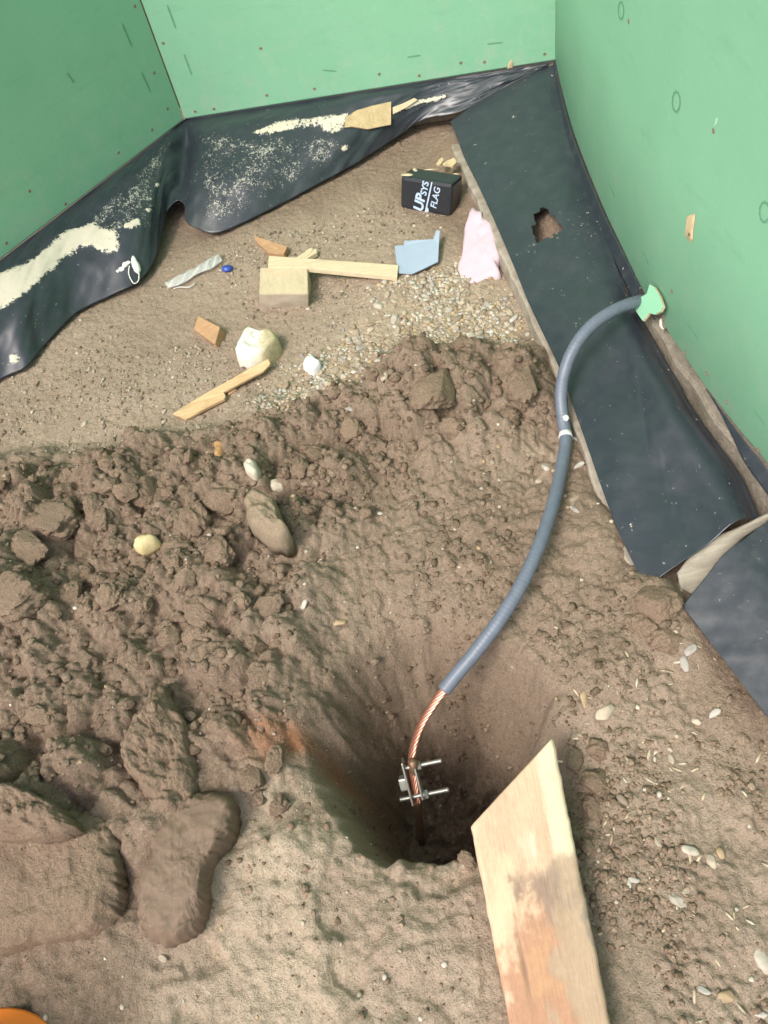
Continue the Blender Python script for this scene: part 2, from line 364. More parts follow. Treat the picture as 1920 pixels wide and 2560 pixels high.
HZ += shaft * (1 - near) * (0.022 * d2 + 0.012 * d3 + 0.005 * d4)
# far ground settles to a level
HZ = np.where(core > 0, HZ, 0.25 * HZ)
cy_ = (1 - sstep(0.0, 0.9, np.abs(fbm(GX, GY, 7, 3, 330)) * 6))
clay = 0.95 * polymask(GX, GY, gpoly([(585, 1600), (640, 1585), (700, 1600), (740, 1640), (690, 1650), (600, 1640)]), 0.022) * (0.7 + fbm(GX, GY, 26, 4, 340))
for px_, py_, r_ in [(580, 1630, .03), (600, 1700, .03), (660, 1745, .03), (980, 1850, .05), (560, 1600, .03)]:
    p = dw(px_, py_); clay += 0.45 * np.exp(-((GX - p[0]) ** 2 + (GY - p[1]) ** 2) / r_ ** 2) * np.clip(fbm(GX, GY, 40, 3, 350) + 0.3, 0, 1)
dry_shade = 0.92 * m_dust + 0.72 * m_right + 0.95 * m_mud + 0.20 * m_loose - 0.15 * m_heap + 0.35 * m_grav + 0.1 * m_ll
dry_shade += 0.5 * fbm(GX, GY, 5, 4, 360)
dry_shade *= (1 - 0.55 * shaft); pale = 0.45 * m_grav * np.clip(fbm(GX, GY, 60, 3, 370) + 0.35, 0, 1) * 2 + 0.75 * m_mud * np.clip(fbm(GX, GY, 7, 5, 375, .6) * 1.6 + 0.40, 0, 1)  # soil less dry down the shaft, its colour darkened to deepen the hole's shade
for px_, py_, r_ in [(1175, 1020, .035), (1235, 1100, .012), (1215, 975, .02), (1225, 930, .015)]:
    p = dw(px_, py_); pale += np.exp(-((GX - p[0]) ** 2 + (GY - p[1]) ** 2) / r_ ** 2) * np.clip(fbm(GX, GY, 45, 3, 380) * 3 + 0.4, 0, 1)
nx, ny = len(gx), len(gy)
me = npmesh("ground", np.stack([GX, GY, HZ], -1).reshape(-1, 3), gridquads(nx, ny))
setcol(me, "soil", np.stack([np.clip(dry_shade, 0, 1), np.clip(clay, 0, 1), np.clip(pale, 0, 1)], -1).reshape(-1, 3))
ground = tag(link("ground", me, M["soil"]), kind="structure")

def gh(x, y):
    i = int(np.clip(np.searchsorted(gx, x) - 1, 0, nx - 2)); j = int(np.clip(np.searchsorted(gy, y) - 1, 0, ny - 2))
    u = (x - gx[i]) / (gx[i + 1] - gx[i]); v = (y - gy[j]) / (gy[j + 1] - gy[j])
    return float((HZ[i, j] * (1 - u) + HZ[i + 1, j] * u) * (1 - v) + (HZ[i, j + 1] * (1 - u) + HZ[i + 1, j + 1] * u) * v)
def onground(dx, dy, lift=0.0):
    """the ground point under a reading on the photo"""
    z = 0.0
    for _ in range(12):
        p = dw(dx, dy, z); z = 0.5 * z + 0.5 * (gh(p[0], p[1]) + lift)
    return dw(dx, dy, z)

# ------------------------------------------------------------------ walls of green board
ZW = 0.12
A_ = pw(461, 299, ZW); B_ = pw(1388, 152, ZW); C_ = pw(0, 650, ZW)
C2 = A_ + (C_ - A_) * 2.6
rw_px = [(1388, 152, ZW), (1402, 215, ZW), (1435, 336, ZW), (1500, 503, ZW - .002), (1560, 632, ZW - .006), (1610, 735, ZW - .008), (1659, 815, ZW - .008), (1746, 945, ZW - .004), (1838, 1065, ZW + .003), (1920, 1163, ZW + .008)]
RW = np.array([pw(*p) for p in rw_px]); _e = RW[-1] - RW[-3]; _e[2] = 0; _e /= np.linalg.norm(_e); RW = np.vstack([RW] + [RW[-1] + _e * k for k in (.15, .3, .45, .6, .75, .9)])
WH = 2.5; TH = 0.018
def wall(name, P, label, out):
    """P bottom line; out: sign of the side towards the room"""
    P = np.asarray(P); n = len(P); t = np.gradient(P, axis=0); t[:, 2] = 0; t /= np.linalg.norm(t, axis=1, keepdims=True)
    nr = out * np.stack([t[:, 1], -t[:, 0], 0 * t[:, 0]], 1); V = []
    zs = [0, 0.004, 0.3, 0.8, 1.6, WH]
    for k in range(n):
        for z in zs:
            q = P[k] + np.array([0, 0, z]) ; q = q - nr[k] * (0.003 if z == 0 else 0); V.append(q)
        for z in zs[::-1]:
            V.append(P[k] + np.array([0, 0, z]) - nr[k] * TH)
    m = 2 * len(zs); Q = [(k * m + j, k * m + (j + 1) % m, (k + 1) * m + (j + 1) % m, (k + 1) * m + j) for k in range(n - 1) for j in range(m)]
    Q += [tuple(range(m))[::-1], tuple((n - 1) * m + j for j in range(m))]
    root = empty(name, tuple(P[0])); tag(root, label, "wall", None)
    me = pymesh("board", V, Q); fixnormals(me)
    o = link("board", me, M["board"], root, smooth=False); return root, nr
gap = (B_ - A_) / np.linalg.norm(B_ - A_) * 0.0022
gapl = (C_ - A_) / np.linalg.norm(C_ - A_) * 0.0022
wl, nl_ = wall("green_board_wall", [A_ + gapl, C_, C2], "shaded green chipboard wall above the mortar-smeared sheet, meeting the next wall at an open joint", -1)
wb_, nb_ = wall("green_board_wall", [A_ + gap, 0.5 * (A_ + B_), B_], "green chipboard wall behind the chipboard scrap, between the open joint and the closed corner", 1)
RWd = catmull(RW, 90)
wr, nr_ = wall("green_board_wall", RWd, "green chipboard wall where the earth cable enters, marked with small ovals", 1)
for p in wr.children[0].data.polygons: p.use_smooth = abs(p.normal.z) < 0.5 and p.area > 1e-4
def side_normal(P, out):
    t = P[1] - P[0]; t = t / np.linalg.norm(t); return out * np.array([t[1], -t[0], 0.0])
NL = side_normal([A_, C_], -1); NB = side_normal([A_, B_], 1)
def on_right(x, y):
    """point on the right wall under a photo pixel, with its normal"""
    best = None
    for k in range(len(RWd) - 1):
        p0, p1 = RWd[k].copy(), RWd[k + 1].copy(); t = (p1 - p0); t[2] = 0; L = np.linalg.norm(t); t /= L; n = np.array([t[1], -t[0], 0.0])
        w = on_plane(x, y, p0, n); s_ = (w - p0) @ t
        if -1e-6 <= s_ <= L + 1e-6: return w, n
    return w, n
def box(name, c, ax, ay, az, mat, parent=None, bev=0.0, smooth=False):
    c = np.asarray(c, float); V = [c + sx * ax + sy * ay + sz * az for sx in (-1, 1) for sy in (-1, 1) for sz in (-1, 1)]
    Fc = [(0, 1, 3, 2), (4, 6, 7, 5), (0, 4, 5, 1), (2, 3, 7, 6), (0, 2, 6, 4), (1, 5, 7, 3)]
    me = pymesh(name, V, Fc); bm = bmesh.new(); bm.from_mesh(me); bmesh.ops.recalc_face_normals(bm, faces=bm.faces)
    if bev: bmesh.ops.bevel(bm, geom=bm.edges[:], offset=bev, segments=2, affect='EDGES', profile=0.6)
    bm.to_mesh(me); bm.free(); return link(name, me, mat, parent, smooth)
M["stud"] = wood_mat("weathered_timber", (0.17, 0.125, 0.085), (0.30, 0.235, 0.165), 2)
bis = -(NL + NB) / np.linalg.norm(NL + NB)
tb = np.array([-bis[1], bis[0], 0])
o = box("gap_blocker_stud", A_ + bis * 0.055 + np.array([0, 0, 1.2]), tb * 0.02, bis * 0.025, np.array([0, 0, 1.18]), M["stud"])  # unseen post, added so no sky light shows through the joint
tag(o, "unseen timber stud added behind the open wall joint to block sky light", "stud")

M["screw"] = plain("rusty_screw", (0.24, 0.175, 0.12), 0.6, 0.4, 0.3, 200, 0.4)
M["pencil"] = plain("pencil_line", (0.135, 0.315, 0.20), 0.7, 0.2, 0, 300, 0.4)
M["raw"] = wood_mat("raw_chipboard", (0.45, 0.33, 0.19), (0.62, 0.50, 0.32), 2, 0.85, 0.35)
def disc_mesh(r=0.0028, r2=0.0042):
    V = [(0, 0, 0.0003)]; seg = 10
    for rad, z in ((r * 0.5, 0.0004), (r, 0.0012), (r2, 0.0002)):
        V += [(rad * math.cos(a), rad * math.sin(a), z) for a in [2 * math.pi * k / seg for k in range(seg)]]
    Fc = [(0, 1 + k, 1 + (k + 1) % seg) for k in range(seg)]
    for l_ in range(2): Fc += [(1 + l_ * seg + k, 1 + l_ * seg + seg + k, 1 + l_ * seg + seg + (k + 1) % seg, 1 + l_ * seg + (k + 1) % seg) for k in range(seg)]
    return pymesh("screw", V, Fc)
scr = disc_mesh(); scr.materials.append(M["screw"])
def frame_m(p, n, t=None):
    n = n / np.linalg.norm(n); t = np.array([0, 0, 1.0]) if t is None else t; t = t - (t @ n) * n; t /= np.linalg.norm(t); b = np.cross(t, n)
    return Matrix(((b[0], t[0], n[0], p[0]), (b[1], t[1], n[1], p[1]), (b[2], t[2], n[2], p[2]), (0, 0, 0, 1)))
def place(name, me, m, parent):
    o = bpy.data.objects.new(name, me); COL.objects.link(o); o.parent = parent
    o.matrix_parent_inverse = Matrix.Translation(-Vector(parent.location)); o.matrix_basis = m; return o
def wallpt(x, y, w):
    if w is wl: return on_plane(x, y, A_, NL), NL
    if w is wb_: return on_plane(x, y, A_, NB), NB
    return on_right(x, y)
for w, pts in ((wl, [(337, 16), (385, 182), (419, 272), (380, 325), (296, 382), (164, 510), (74, 478), (16, 608)]),
               (wb_, [(408, 108), (535, 272), (667, 238), (488, 279), (786, 222), (652, 121), (1048, 189), (1152, 157), (1211, 155), (1362, 135), (948, 185)]),
               (wr, [(1572, 53), (1784, 327), (1680, 728), (1714, 882), (1768, 934), (1817, 1005), (1897, 1125), (1590, 692)])):
    for x, y in pts:
        p, n = wallpt(x, y, w); place("screw", scr, frame_m(p + n * 0.0002, n), w)
def stroke(px0, px1, w, wd=0.004, name="pencil_mark", mat="pencil"):
    p0, n = wallpt(*px0, w); p1, _ = wallpt(*px1, w); t = p1 - p0; L = np.linalg.norm(t); t /= L; s_ = np.cross(n, t); V = []; Q = []
    N = 8
    for k in range(N + 1):
        c = p0 + t * L * k / N + n * 0.0006; ww = wd * (0.55 + 0.25 * random.random()) * (0.4 if k in (0, N) else 1)
        V += [c - s_ * ww, c + s_ * ww]
    Q = [(2 * k, 2 * k + 1, 2 * k + 3, 2 * k + 2) for k in range(N)]
    link(name, pymesh(name, V, Q), M[mat], w, False)
for a, b in (((418, 12), (440, 72)), ((460, 135), (480, 188))): stroke(a, b, wb_)
for a, b in (((305, 58), (330, 117)), ((354, 180), (377, 232)), ((168, 182), (186, 208))): stroke(a, b, wl)
for a, b in (((1218, 110), (1257, 106)), ((1018, 143), (1052, 138)), ((806, 175), (842, 178))): stroke(a, b, wb_, 0.003)
for a, b in (((1524, 462), (1537, 492)), ((1605, 628), (1623, 663)), ((1718, 810), (1744, 846)), ((1885, 1025), (1912, 1062))): stroke(a, b, wr, 0.0035)
def oval(cx_, cy_, a, b, w):
    V = []; n = 48
    for k in range(n):
        t = 2 * math.pi * k / n; wv = 1 + 0.05 * math.sin(11 * t)
        for s_ in (0.82, 1.08):
            p, nn = wallpt(cx_ + a * s_ * wv * math.cos(t), cy_ + b * s_ * wv * math.sin(t), w); V.append(p + nn * 0.0006)
    link("oval_mark", pymesh("oval_mark", V, [(2 * k, 2 * k + 1, (2 * k + 3) % (2 * n), (2 * k + 2) % (2 * n)) for k in range(n)]), M["pencil"], w, False)
oval(1553, 26, 7, 22, wr); oval(1691, 254, 10, 26, wr); oval(1912, 530, 13, 26, wr)
def patch(name, pts, w, mat, lift=0.002, parent=None, group=None):
    c = np.mean(pts, axis=0); V = []; n = len(pts)
    p, nn = wallpt(*c, w); V.append(p + nn * lift * 1.3)
    for s_, l_ in ((0.7, lift), (1.0, 0.0004)):
        for q_ in pts:
            r_ = c + (np.array(q_) - c) * s_; p, nn = wallpt(*r_, w); V.append(p + nn * (l_ + 0.0008 * random.random()))
    Fc = [(0, 1 + k, 1 + (k + 1) % n) for k in range(n)] + [(1 + k, 1 + n + k, 1 + n + (k + 1) % n, 1 + (k + 1) % n) for k in range(n)]
    me = pymesh(name, V, Fc); fixnormals(me); return link(name, me, mat, parent or w, False)
patch("splintered_chip", [(1718, 541), (1733, 535), (1739, 533), (1738, 556), (1734, 575), (1733, 600), (1729, 607), (1716, 594), (1714, 580), (1717, 565)], wr, M["raw"], 0.003)
patch("paint_chip", [(1790, 296), (1796, 292), (1794, 308), (1786, 318)], wr, plain("bare_primer", (0.36, 0.62, 0.46), 0.6), 0.0008)
patch("knot_hole", [(1724, 578), (1732, 580), (1732, 590), (1725, 592)], wr, M["screw"], 0.0035)
patch("splintered_chip", [(1272, 158), (1278, 148), (1284, 156), (1282, 170), (1268, 172)], wb_, M["raw"], 0.002)

# plinth timbers under the walls
def plinth(name, P, nr, label, z0, z1, proud, th, mat):
    P = resample(np.asarray(P), 0.03); t = np.gradient(P, axis=0); t[:, 2] = 0; t /= np.linalg.norm(t, axis=1, keepdims=True)
    n = nr * np.stack([t[:, 1], -t[:, 0], 0 * t[:, 0]], 1); V = []
    for k in range(len(P)):
        w_ = 0.003 * math.sin(k * 1.3) + 0.002 * random.random(); b = P[k].copy(); b[2] = 0
        for off, z in ((proud + w_, z0), (proud + w_, z1 - .006), (proud - .006 + w_, z1 + 0.002 * random.random()), (proud - .03, z1), (proud - th, z1), (proud - th, z0)):
            V.append(b + n[k] * off + np.array([0, 0, z]))
    m = 6; Q = [(k * m + j, k * m + (j + 1) % m, (k + 1) * m + (j + 1) % m, (k + 1) * m + j) for k in range(len(P) - 1) for j in range(m)]
    Q += [tuple(range(m))[::-1], tuple((len(P) - 1) * m + j for j in range(m))]
    me = pymesh(name, V, Q); fixnormals(me); return tag(link(name, me, mat, None, False), label, "timber")
M["dusty"] = clod_mat("dusty_sole_timber", (0.10, 0.080, 0.060), (0.34, 0.295, 0.235), .95, .8, 70)
plinth("sole_timber", [A_, C_, C2], -1, "sole timber under the shaded green wall, hidden behind the smeared sheet", -.03, ZW - .012, -.004, .06, M["stud"])
plinth("sole_timber", [A_, B_], 1, "sole timber under the green wall behind the chipboard scrap", -.03, ZW - .012, -.004, .06, M["stud"])
RWs = RWd[::3]
plinth("sole_timber", RWs[(RWs[:, 1] > 0.2) & (RWs[:, 1] < pw(1600, 725, .12)[1] + .03)], 1, "dusty sole timber laid bare below the wall with the cable", -.03, ZW - .016, .010, .075, M["dusty"])

# ------------------------------------------------------------------ black damp-proof sheets
def sheet(name, cols, label, nu, nv, wr=0.004, th=0.0012, seed=0, stain=None, cat="plastic sheet", hole=None, curl=None):
    """cols: list of (points from the wall down to the free edge); lofted, creased, thickened"""
    rows = np.array([catmull(np.array(c), 5) if len(c) != 5 else np.array(c) for c in cols])
    rows = np.array([catmull(np.array(c), nv) for c in cols])                      # ncol, nv, 3
    G = np.stack([catmull(rows[:, k], nu) for k in range(nv)], 1)                 # nu, nv, 3
    L = np.r_[0, np.cumsum(np.linalg.norm(np.diff(G[:, nv // 2], axis=0), axis=1))]
    U = np.repeat(L[:, None], nv, 1); W_ = np.r_[0, np.cumsum(np.linalg.norm(np.diff(G[nu // 2], axis=0), axis=1))]; Vv = np.repeat(W_[None, :], nu, 0)
    du = np.gradient(G, axis=0); dv = np.gradient(G, axis=1); N = np.cross(du, dv); N /= np.linalg.norm(N, axis=-1, keepdims=True) + 1e-12
    if N[..., 2].mean() < 0: N = -N
    fade = sstep(0, 0.12, np.linspace(0, 1, nv))[None, :]
    disp = wr * (fbm(U, Vv, 9, 3, seed) * 1.4 + 0.35 * fbm(U + Vv, Vv * .4, 24, 2, seed + 9)) * fade
    if curl is not None: disp = disp + curl(U, Vv, L[-1], W_[-1])
    G = G + N * disp[..., None]
    P = G.reshape(-1, 3); px = to_px(P)
    st = stain(px[:, 0] / K, px[:, 1] / K, U.ravel(), Vv.ravel()) if stain else np.zeros((len(P), 3))
    if stain: P = P + N.reshape(-1, 3) * (0.0022 * sstep(0.4, 0.7, st[:, 0]))[:, None]
    V, Q, _n = thicken(P, nu, nv, th)
    if hole is not None:
        hm = hole(np.vstack([px, px])[:, 0] / K, np.vstack([px, px])[:, 1] / K); Q = Q[~hm[Q].any(1)]
    me = npmesh(name, V, Q); setcol(me, "stain", np.clip(np.vstack([st, st]), 0, 1)); fixnormals(me)
    return tag(link(name, me, M["sheet"]), label, cat)
def col(top, bot, zt, zb, bulge=0.0, bz=0.0, mid=None, out=None):
    """one rib of a sheet; readings on the 1659 view"""
    a = dw(*top, zt); b = dw(*bot, zb)
    if mid is not None: m = dw(mid[0], mid[1], mid[2])
    else: m = 0.5 * (a + b) + np.array([0, 0, bz])
    return [a, 0.5 * (a + m) + np.array([0, 0, bz * .4]), m, 0.5 * (m + b) + np.array([0, 0, bz * .4]), b]
def lerp(a, b, t): return (a[0] + (b[0] - a[0]) * t, a[1] + (b[1] - a[1]) * t)
tA, tB, tC = (398, 257), (1200, 134), (0, 563)
zt = ZW - 0.004
def T_l(t): return lerp(tA, tC, t)
def T_b(t): return lerp(tA, tB, t)
LC = [col(T_l(1.55), (-190, 930), zt, .015, bz=.03), col(T_l(1.2), (-70, 870), zt, .012, bz=.035), col(T_l(1.0), (2, 818), zt, .012, bz=.03), col(T_l(.87), (58, 790), zt, .014, bz=.035),
      col(T_l(.76), (100, 742), zt, .012, bz=.035), col(T_l(.62), (165, 676), zt, .012, bz=.03), col(T_l(.47), (235, 640), zt, .012, bz=.035), col(T_l(.33), (293, 612), zt, .014, bz=.045),
      col(T_l(.22), (330, 570), zt, .016, bz=.04), col(T_l(.13), (350, 505), zt, .03, bz=.03), col(T_l(.06), (362, 455), zt, .045, bz=.015),
      col(T_b(.004), (383, 433), zt, .052, bz=-.012), col(T_b(.020), (400, 448), zt, .045, bz=.0), col(T_b(.05), (402, 478), zt, .03, bz=.02),
      col(T_b(.09), (428, 495), zt, .02, bz=.04), col(T_b(.14), (466, 503), zt, .014, bz=.045), col(T_b(.21), (528, 480), zt, .014, bz=.04),
      col(T_b(.32), (615, 436), zt, .014, bz=.035), col(T_b(.44), (705, 388), zt, .014, bz=.03), col(T_b(.57), (795, 338), zt, .016, bz=.028),
      col(T_b(.68), (862, 292), zt, .025, bz=.022), col(T_b(.76), (915, 258), zt, .045, bz=.012), col(T_b(.85), (990, 243), zt, .055, bz=.006), col(T_b(.93), (1085, 200), zt, .075, bz=.004), col(T_b(.985), (1180, 148), zt, .105, bz=.0)]
def stain_left(x, y, u, v):
    sm = 1.0 * polymask(x, y, [(-60, 690), (-60, 610), (60, 570), (110, 530), (130, 505), (200, 480), (215, 490), (250, 500), (258, 520), (250, 540), (230, 545), (200, 530), (170, 535), (120, 575), (60, 630), (0, 665)], 14)
    sm = np.maximum(sm, polymask(x, y, [(262, 487), (300, 470), (305, 485), (280, 495)], 6))
    sm = np.maximum(sm, 0.72 * polymask(x, y, [(543, 285), (600, 262), (700, 250), (750, 246), (748, 276), (720, 290), (700, 284), (690, 272), (620, 280), (560, 295)], 7))
    sm = np.maximum(sm, 0.85 * polymask(x, y, [(850, 232), (900, 215), (965, 205), (960, 214), (900, 228), (855, 246)], 5))
    for cx_, cy_, r_ in ((745, 320, 8), (320, 452, 8), (340, 400, 6), (30, 775, 10)):
        sm = np.maximum(sm, 0.8 * np.exp(-((x - cx_) ** 2 + (y - cy_) ** 2) / r_ ** 2))
    sp = 0.95 * polymask(x, y, [(120, 520), (260, 400), (370, 270), (385, 280), (360, 360), (345, 430), (335, 500), (270, 510)], 25)
    sp = np.maximum(sp, 0.75 * polymask(x, y, [(-60, 640), (60, 545), (160, 470), (220, 450), (230, 480), (110, 560), (0, 680)], 20))
    sp = np.maximum(sp, 0.92 * polymask(x, y, [(415, 275), (470, 275), (560, 285), (720, 270), (800, 290), (760, 340), (600, 440), (470, 510), (415, 490), (420, 400)], 40))
    sp = np.maximum(sp, 0.6 * polymask(x, y, [(700, 280), (850, 260), (830, 320), (700, 370)], 25))
    sp = np.maximum(sp, 0.45 * polymask(x, y, [(-60, 720), (150, 620), (230, 640), (60, 760)], 25))
    return np.stack([sm, sp, 0.25 + 0 * sm], 1)
s1 = sheet("damp_proof_sheet", LC, "black plastic sheet spattered with pale mortar, folded into the open wall joint", 520, 90, 0.006, seed=3, stain=stain_left)

# the wide flap below the wall with the cable
crease = [(1201, 137), (1206, 186), (1220, 250), (1244, 337), (1279, 423), (1313, 518), (1336, 588), (1357, 640), (1390, 696), (1434, 774), (1465, 825), (1496, 884), (1588, 1010), (1615, 1060), (1640, 1118)]
edge = [(972, 262), (988, 300), (1003, 340), (1040, 415), (1078, 500), (1112, 580), (1140, 650), (1175, 725), (1208, 795), (1235, 870), (1262, 945), (1295, 1040), (1328, 1130), (1360, 1200), (1395, 1270)]
zc = [.112, .105, .100, .097, .095, .092, .090, .088, .086, .084, .082, .080, .078, .078, .075]
ze = [.052, .048, .046, .046, .048, .050, .050, .050, .050, .050, .050, .050, .050, .048, .046]
RC = [col(c, e, a, b, bz=.012 + .004 * math.sin(k * 1.9)) for k, (c, e, a, b) in enumerate(zip(crease, edge, zc, ze))]
def stain_right(x, y, u, v):
    du_ = 0.25 + 0.5 * sstep(60, 0, np.abs(x - 1180) + np.abs(y - 480) * .7)
    sp = 0.25 * polymask(x, y, [(1380, 960), (1440, 980), (1560, 1130), (1500, 1150)], 30)
    sp = np.maximum(sp, 0.6 * np.exp(-((x - 1393) ** 2 + (y - 988) ** 2) / 14 ** 2))
    sp = np.maximum(sp, 0.5 * np.exp(-(((x - 1180) ** 2 + (y - 485) ** 2) ** .5 - 40) ** 2 / 14 ** 2))
    return np.stack([0 * sp, sp, du_], 1)
def rip(U, V, LU, LV):
    a = (U / LU); b = V / LV
    r = 0.0014 * np.sin(90 * (a - .3 * b)) * np.exp(-((b - .42 - .9 * (a - .8)) / .05) ** 2) * sstep(.66, .74, a) * sstep(1.0, .9, a)
    return r + 0.022 * np.exp(-((b - .22) / .16) ** 2) * sstep(.5, .85, a) * sstep(0, .1, b)
def torn(x, y):
    a = np.arctan2(y - 487, x - 1178); r = np.hypot((x - 1178) / 1.0, (y - 487) / 1.1)
    return r < 27 + 5 * np.sin(3 * a + 1) + 3.5 * np.sin(7 * a) + 2 * np.sin(13 * a)
s2 = sheet("damp_proof_sheet", RC, "wide black plastic flap with a torn round hole, under the bent cable", 360, 110, 0.0028, seed=21, stain=stain_right, hole=torn, curl=rip)
# the free flap further along
c3 = [(1665, 1120), (1720, 1185), (1775, 1280), (1830, 1380), (1900, 1500)]
e3 = [(1474, 1308), (1528, 1380), (1590, 1460), (1660, 1552), (1760, 1680)]
m3 = [(1560, 1200, .080), (1620, 1265, .082), (1680, 1365, .080), (1745, 1460, .078), (1830, 1590, .075)]
FC = [col(c, e, .092, .044 if k else .050, mid=m) for k, (c, e, m) in enumerate(zip(c3, e3, m3))]
s3 = sheet("damp_proof_sheet", FC, "black plastic flap beyond the gap, its edge lying on the soil", 160, 90, 0.004, seed=41, stain=lambda x, y, u, v: np.stack([0 * x, 0.12 + 0 * x, 0.75 + 0 * x], 1))
# upright strip tucked under the wall
st_b = RWd[RWd[:, 1] > 0.2]
def strip(name, P, z0, z1, off, label, seed):
    P = np.asarray(P); nu = len(P) * 4; P = catmull(P, nu); t = np.gradient(P, axis=0); t[:, 2] = 0; t /= np.linalg.norm(t, axis=1, keepdims=True); n = np.stack([t[:, 1], -t[:, 0], 0 * t[:, 0]], 1)
    rmp = sstep(0, .35, np.linspace(0, 1, nu)) if seed == 61 else np.ones(nu); G = np.zeros((nu, 8, 3)); w_ = 0.004 * fbm(np.arange(nu) * .03, np.zeros(nu), 1.5, 3, seed)
    for j in range(8):
        f = j / 7; G[:, j] = P + n * (off + f * 0.012 * rmp + w_ * f * rmp)[:, None]; G[:, j, 2] = z1 + ((z0 - z1) * f + w_ * f) * (.06 + .94 * rmp)
    V, Q, _ = thicken(G.reshape(-1, 3), nu, 8, .0012); me = npmesh(name, V, Q); x = np.linspace(0, 40, nu)
    d_ = np.repeat((0.5 + fbm(x, 0 * x, 1, 3, seed))[:, None], 8, 1).ravel(); setcol(me, "stain", np.clip(np.stack([0 * d_, .45 * d_, .7 * d_], 1), 0, 1).repeat(2, 0) if False else np.clip(np.vstack([np.stack([0 * d_, .45 * d_, .7 * d_], 1)] * 2), 0, 1)); fixnormals(me)
    return tag(link(name, me, M["sheet"]), label, "plastic sheet")
iP = [k for k in range(len(RWd)) if RWd[k, 1] > pw(1600, 725, .12)[1]]
strip("damp_proof_strip", RWd[iP[0]:iP[-1] + 1], .088, .1185, .003, "narrow upright black plastic strip between the wall corner and the cable entry", 60)
iQ = [k for k in range(len(RWd)) if pw(1760, 965, .12)[1] > RWd[k, 1] > 0.25]
strip("damp_proof_strip", RWd[iQ[0]:iQ[-1] + 1], .100, .1215, .003, "narrow upright black plastic strip below the wall, past the bared timber", 61)

# ------------------------------------------------------------------ grey kerb under the flap
M["kerb"] = stone_mat("grey_weathered_kerb", (0.23, 0.195, 0.155), (0.36, 0.32, 0.265), 0.9)
kt = [(985, 310), (1003, 350), (1042, 430), (1080, 515), (1114, 590), (1140, 655), (1175, 730), (1208, 800), (1236, 878), (1262, 955), (1295, 1050), (1330, 1140), (1362, 1215), (1400, 1262), (1440, 1300)]
kp = np.array([dw(x, y, .036) for x, y in kt]); kp = resample(kp, 0.02)
t = np.gradient(kp, axis=0); t[:, 2] = 0; t /= np.linalg.norm(t, axis=1, keepdims=True); kn = np.stack([t[:, 1], -t[:, 0], 0 * t[:, 0]], 1)
V = []
for k in range(len(kp)):
    w_ = 0.002 * math.sin(k * .9) + 0.0015 * random.random(); b = kp[k].copy()
    lip = 0.006 if dw(1133, 600, .036)[1] < b[1] else 0.0
    for off, z in ((.012 + w_ + lip, -.04), (.006 + w_ + lip, .030), (.002 + w_ + lip, .034), (-.035, .034), (-.05, .02), (-.05, -.04)): V.append((b[0] + kn[k, 0] * off, b[1] + kn[k, 1] * off, z))
m = 6; Q = [(k * m + j, k * m + (j + 1) % m, (k + 1) * m + (j + 1) % m, (k + 1) * m + j) for k in range(len(kp) - 1) for j in range(m)] + [tuple(range(m))[::-1], tuple((len(kp) - 1) * m + j for j in range(m))]
me = pymesh("kerb_board", V, Q); fixnormals(me)
tag(link("kerb_board", me, M["kerb"], None, False), "weathered grey kerb board along the free edge of the wide black flap", "kerb")
# pale timber showing between the two flaps
M["paletimber"] = wood_mat("pale_dusty_timber", (0.25, 0.225, 0.18), (0.37, 0.335, 0.275), 0, 0.9, 0.35)
pb = [[dw(1462, 1238, .045), dw(1476, 1300, .01)], [dw(1500, 1190, .058), dw(1500, 1285, .018)], [dw(1535, 1162, .066), dw(1548, 1230, .04)], [dw(1590, 1140, .074), dw(1605, 1165, .06)], [dw(1660, 1108, .082), dw(1668, 1128, .072)], [dw(1730, 1085, .085), dw(1735, 1105, .075)]]
G = np.stack([catmull(np.array([b[0] * (1 - f) + b[1] * f + np.array([0, 0, .010 * math.sin(math.pi * f)]) for b in pb]), 40) for f in np.linspace(0, 1, 10)], 1)
V, Q, _ = thicken(G.reshape(-1, 3), 40, 10, .012); me = npmesh("timber_wedge", V, Q); fixnormals(me)
tag(link("timber_wedge", me, M["paletimber"]), "pale dusty tapered timber bared in the gap between two black flaps", "timber")

# ------------------------------------------------------------------ broken tab of board at the cable
tabpx = [(1586, 766), (1612, 804), (1620, 795), (1628, 784), (1642, 788), (1656, 781), (1664, 769), (1655, 742), (1641, 719), (1629, 712), (1622, 735), (1612, 742), (1601, 746)]
ctr = (1625, 758); V = []
p0, n0 = on_right(*ctr)
hinge, _ = on_right(1660, 745)
nt = n0 * 0.84 + np.array([0, 0, .54]); nt /= np.linalg.norm(nt)
for lay in (0, .005):
    for q_ in tabpx: V.append(on_plane(q_[0], q_[1], hinge + n0 * 0.008, nt) + nt * lay)
n = len(tabpx); Fc = [tuple(range(n))[::-1], tuple(range(n, 2 * n))] + [(k, (k + 1) % n, n + (k + 1) % n, n + k) for k in range(n)]
me = pymesh("broken_tab", V, Fc); fixnormals(me); me.materials.append(M["board"]); me.materials.append(M["raw"])
for p in me.polygons: p.material_index = 0 if len(p.vertices) > 4 else 1
link("broken_tab", me, None, wr, False)
patch("splintered_chip", [(1628, 786), (1642, 790), (1658, 783), (1664, 790), (1660, 806), (1666, 822), (1655, 830), (1640, 812), (1630, 800)], wr, M["dusty"], 0.002)
patch("splintered_chip", [(1652, 796), (1657, 792), (1658, 812), (1662, 824), (1655, 818)], wr, plain("white_splinter", (0.6, 0.58, 0.5), .8), 0.005)

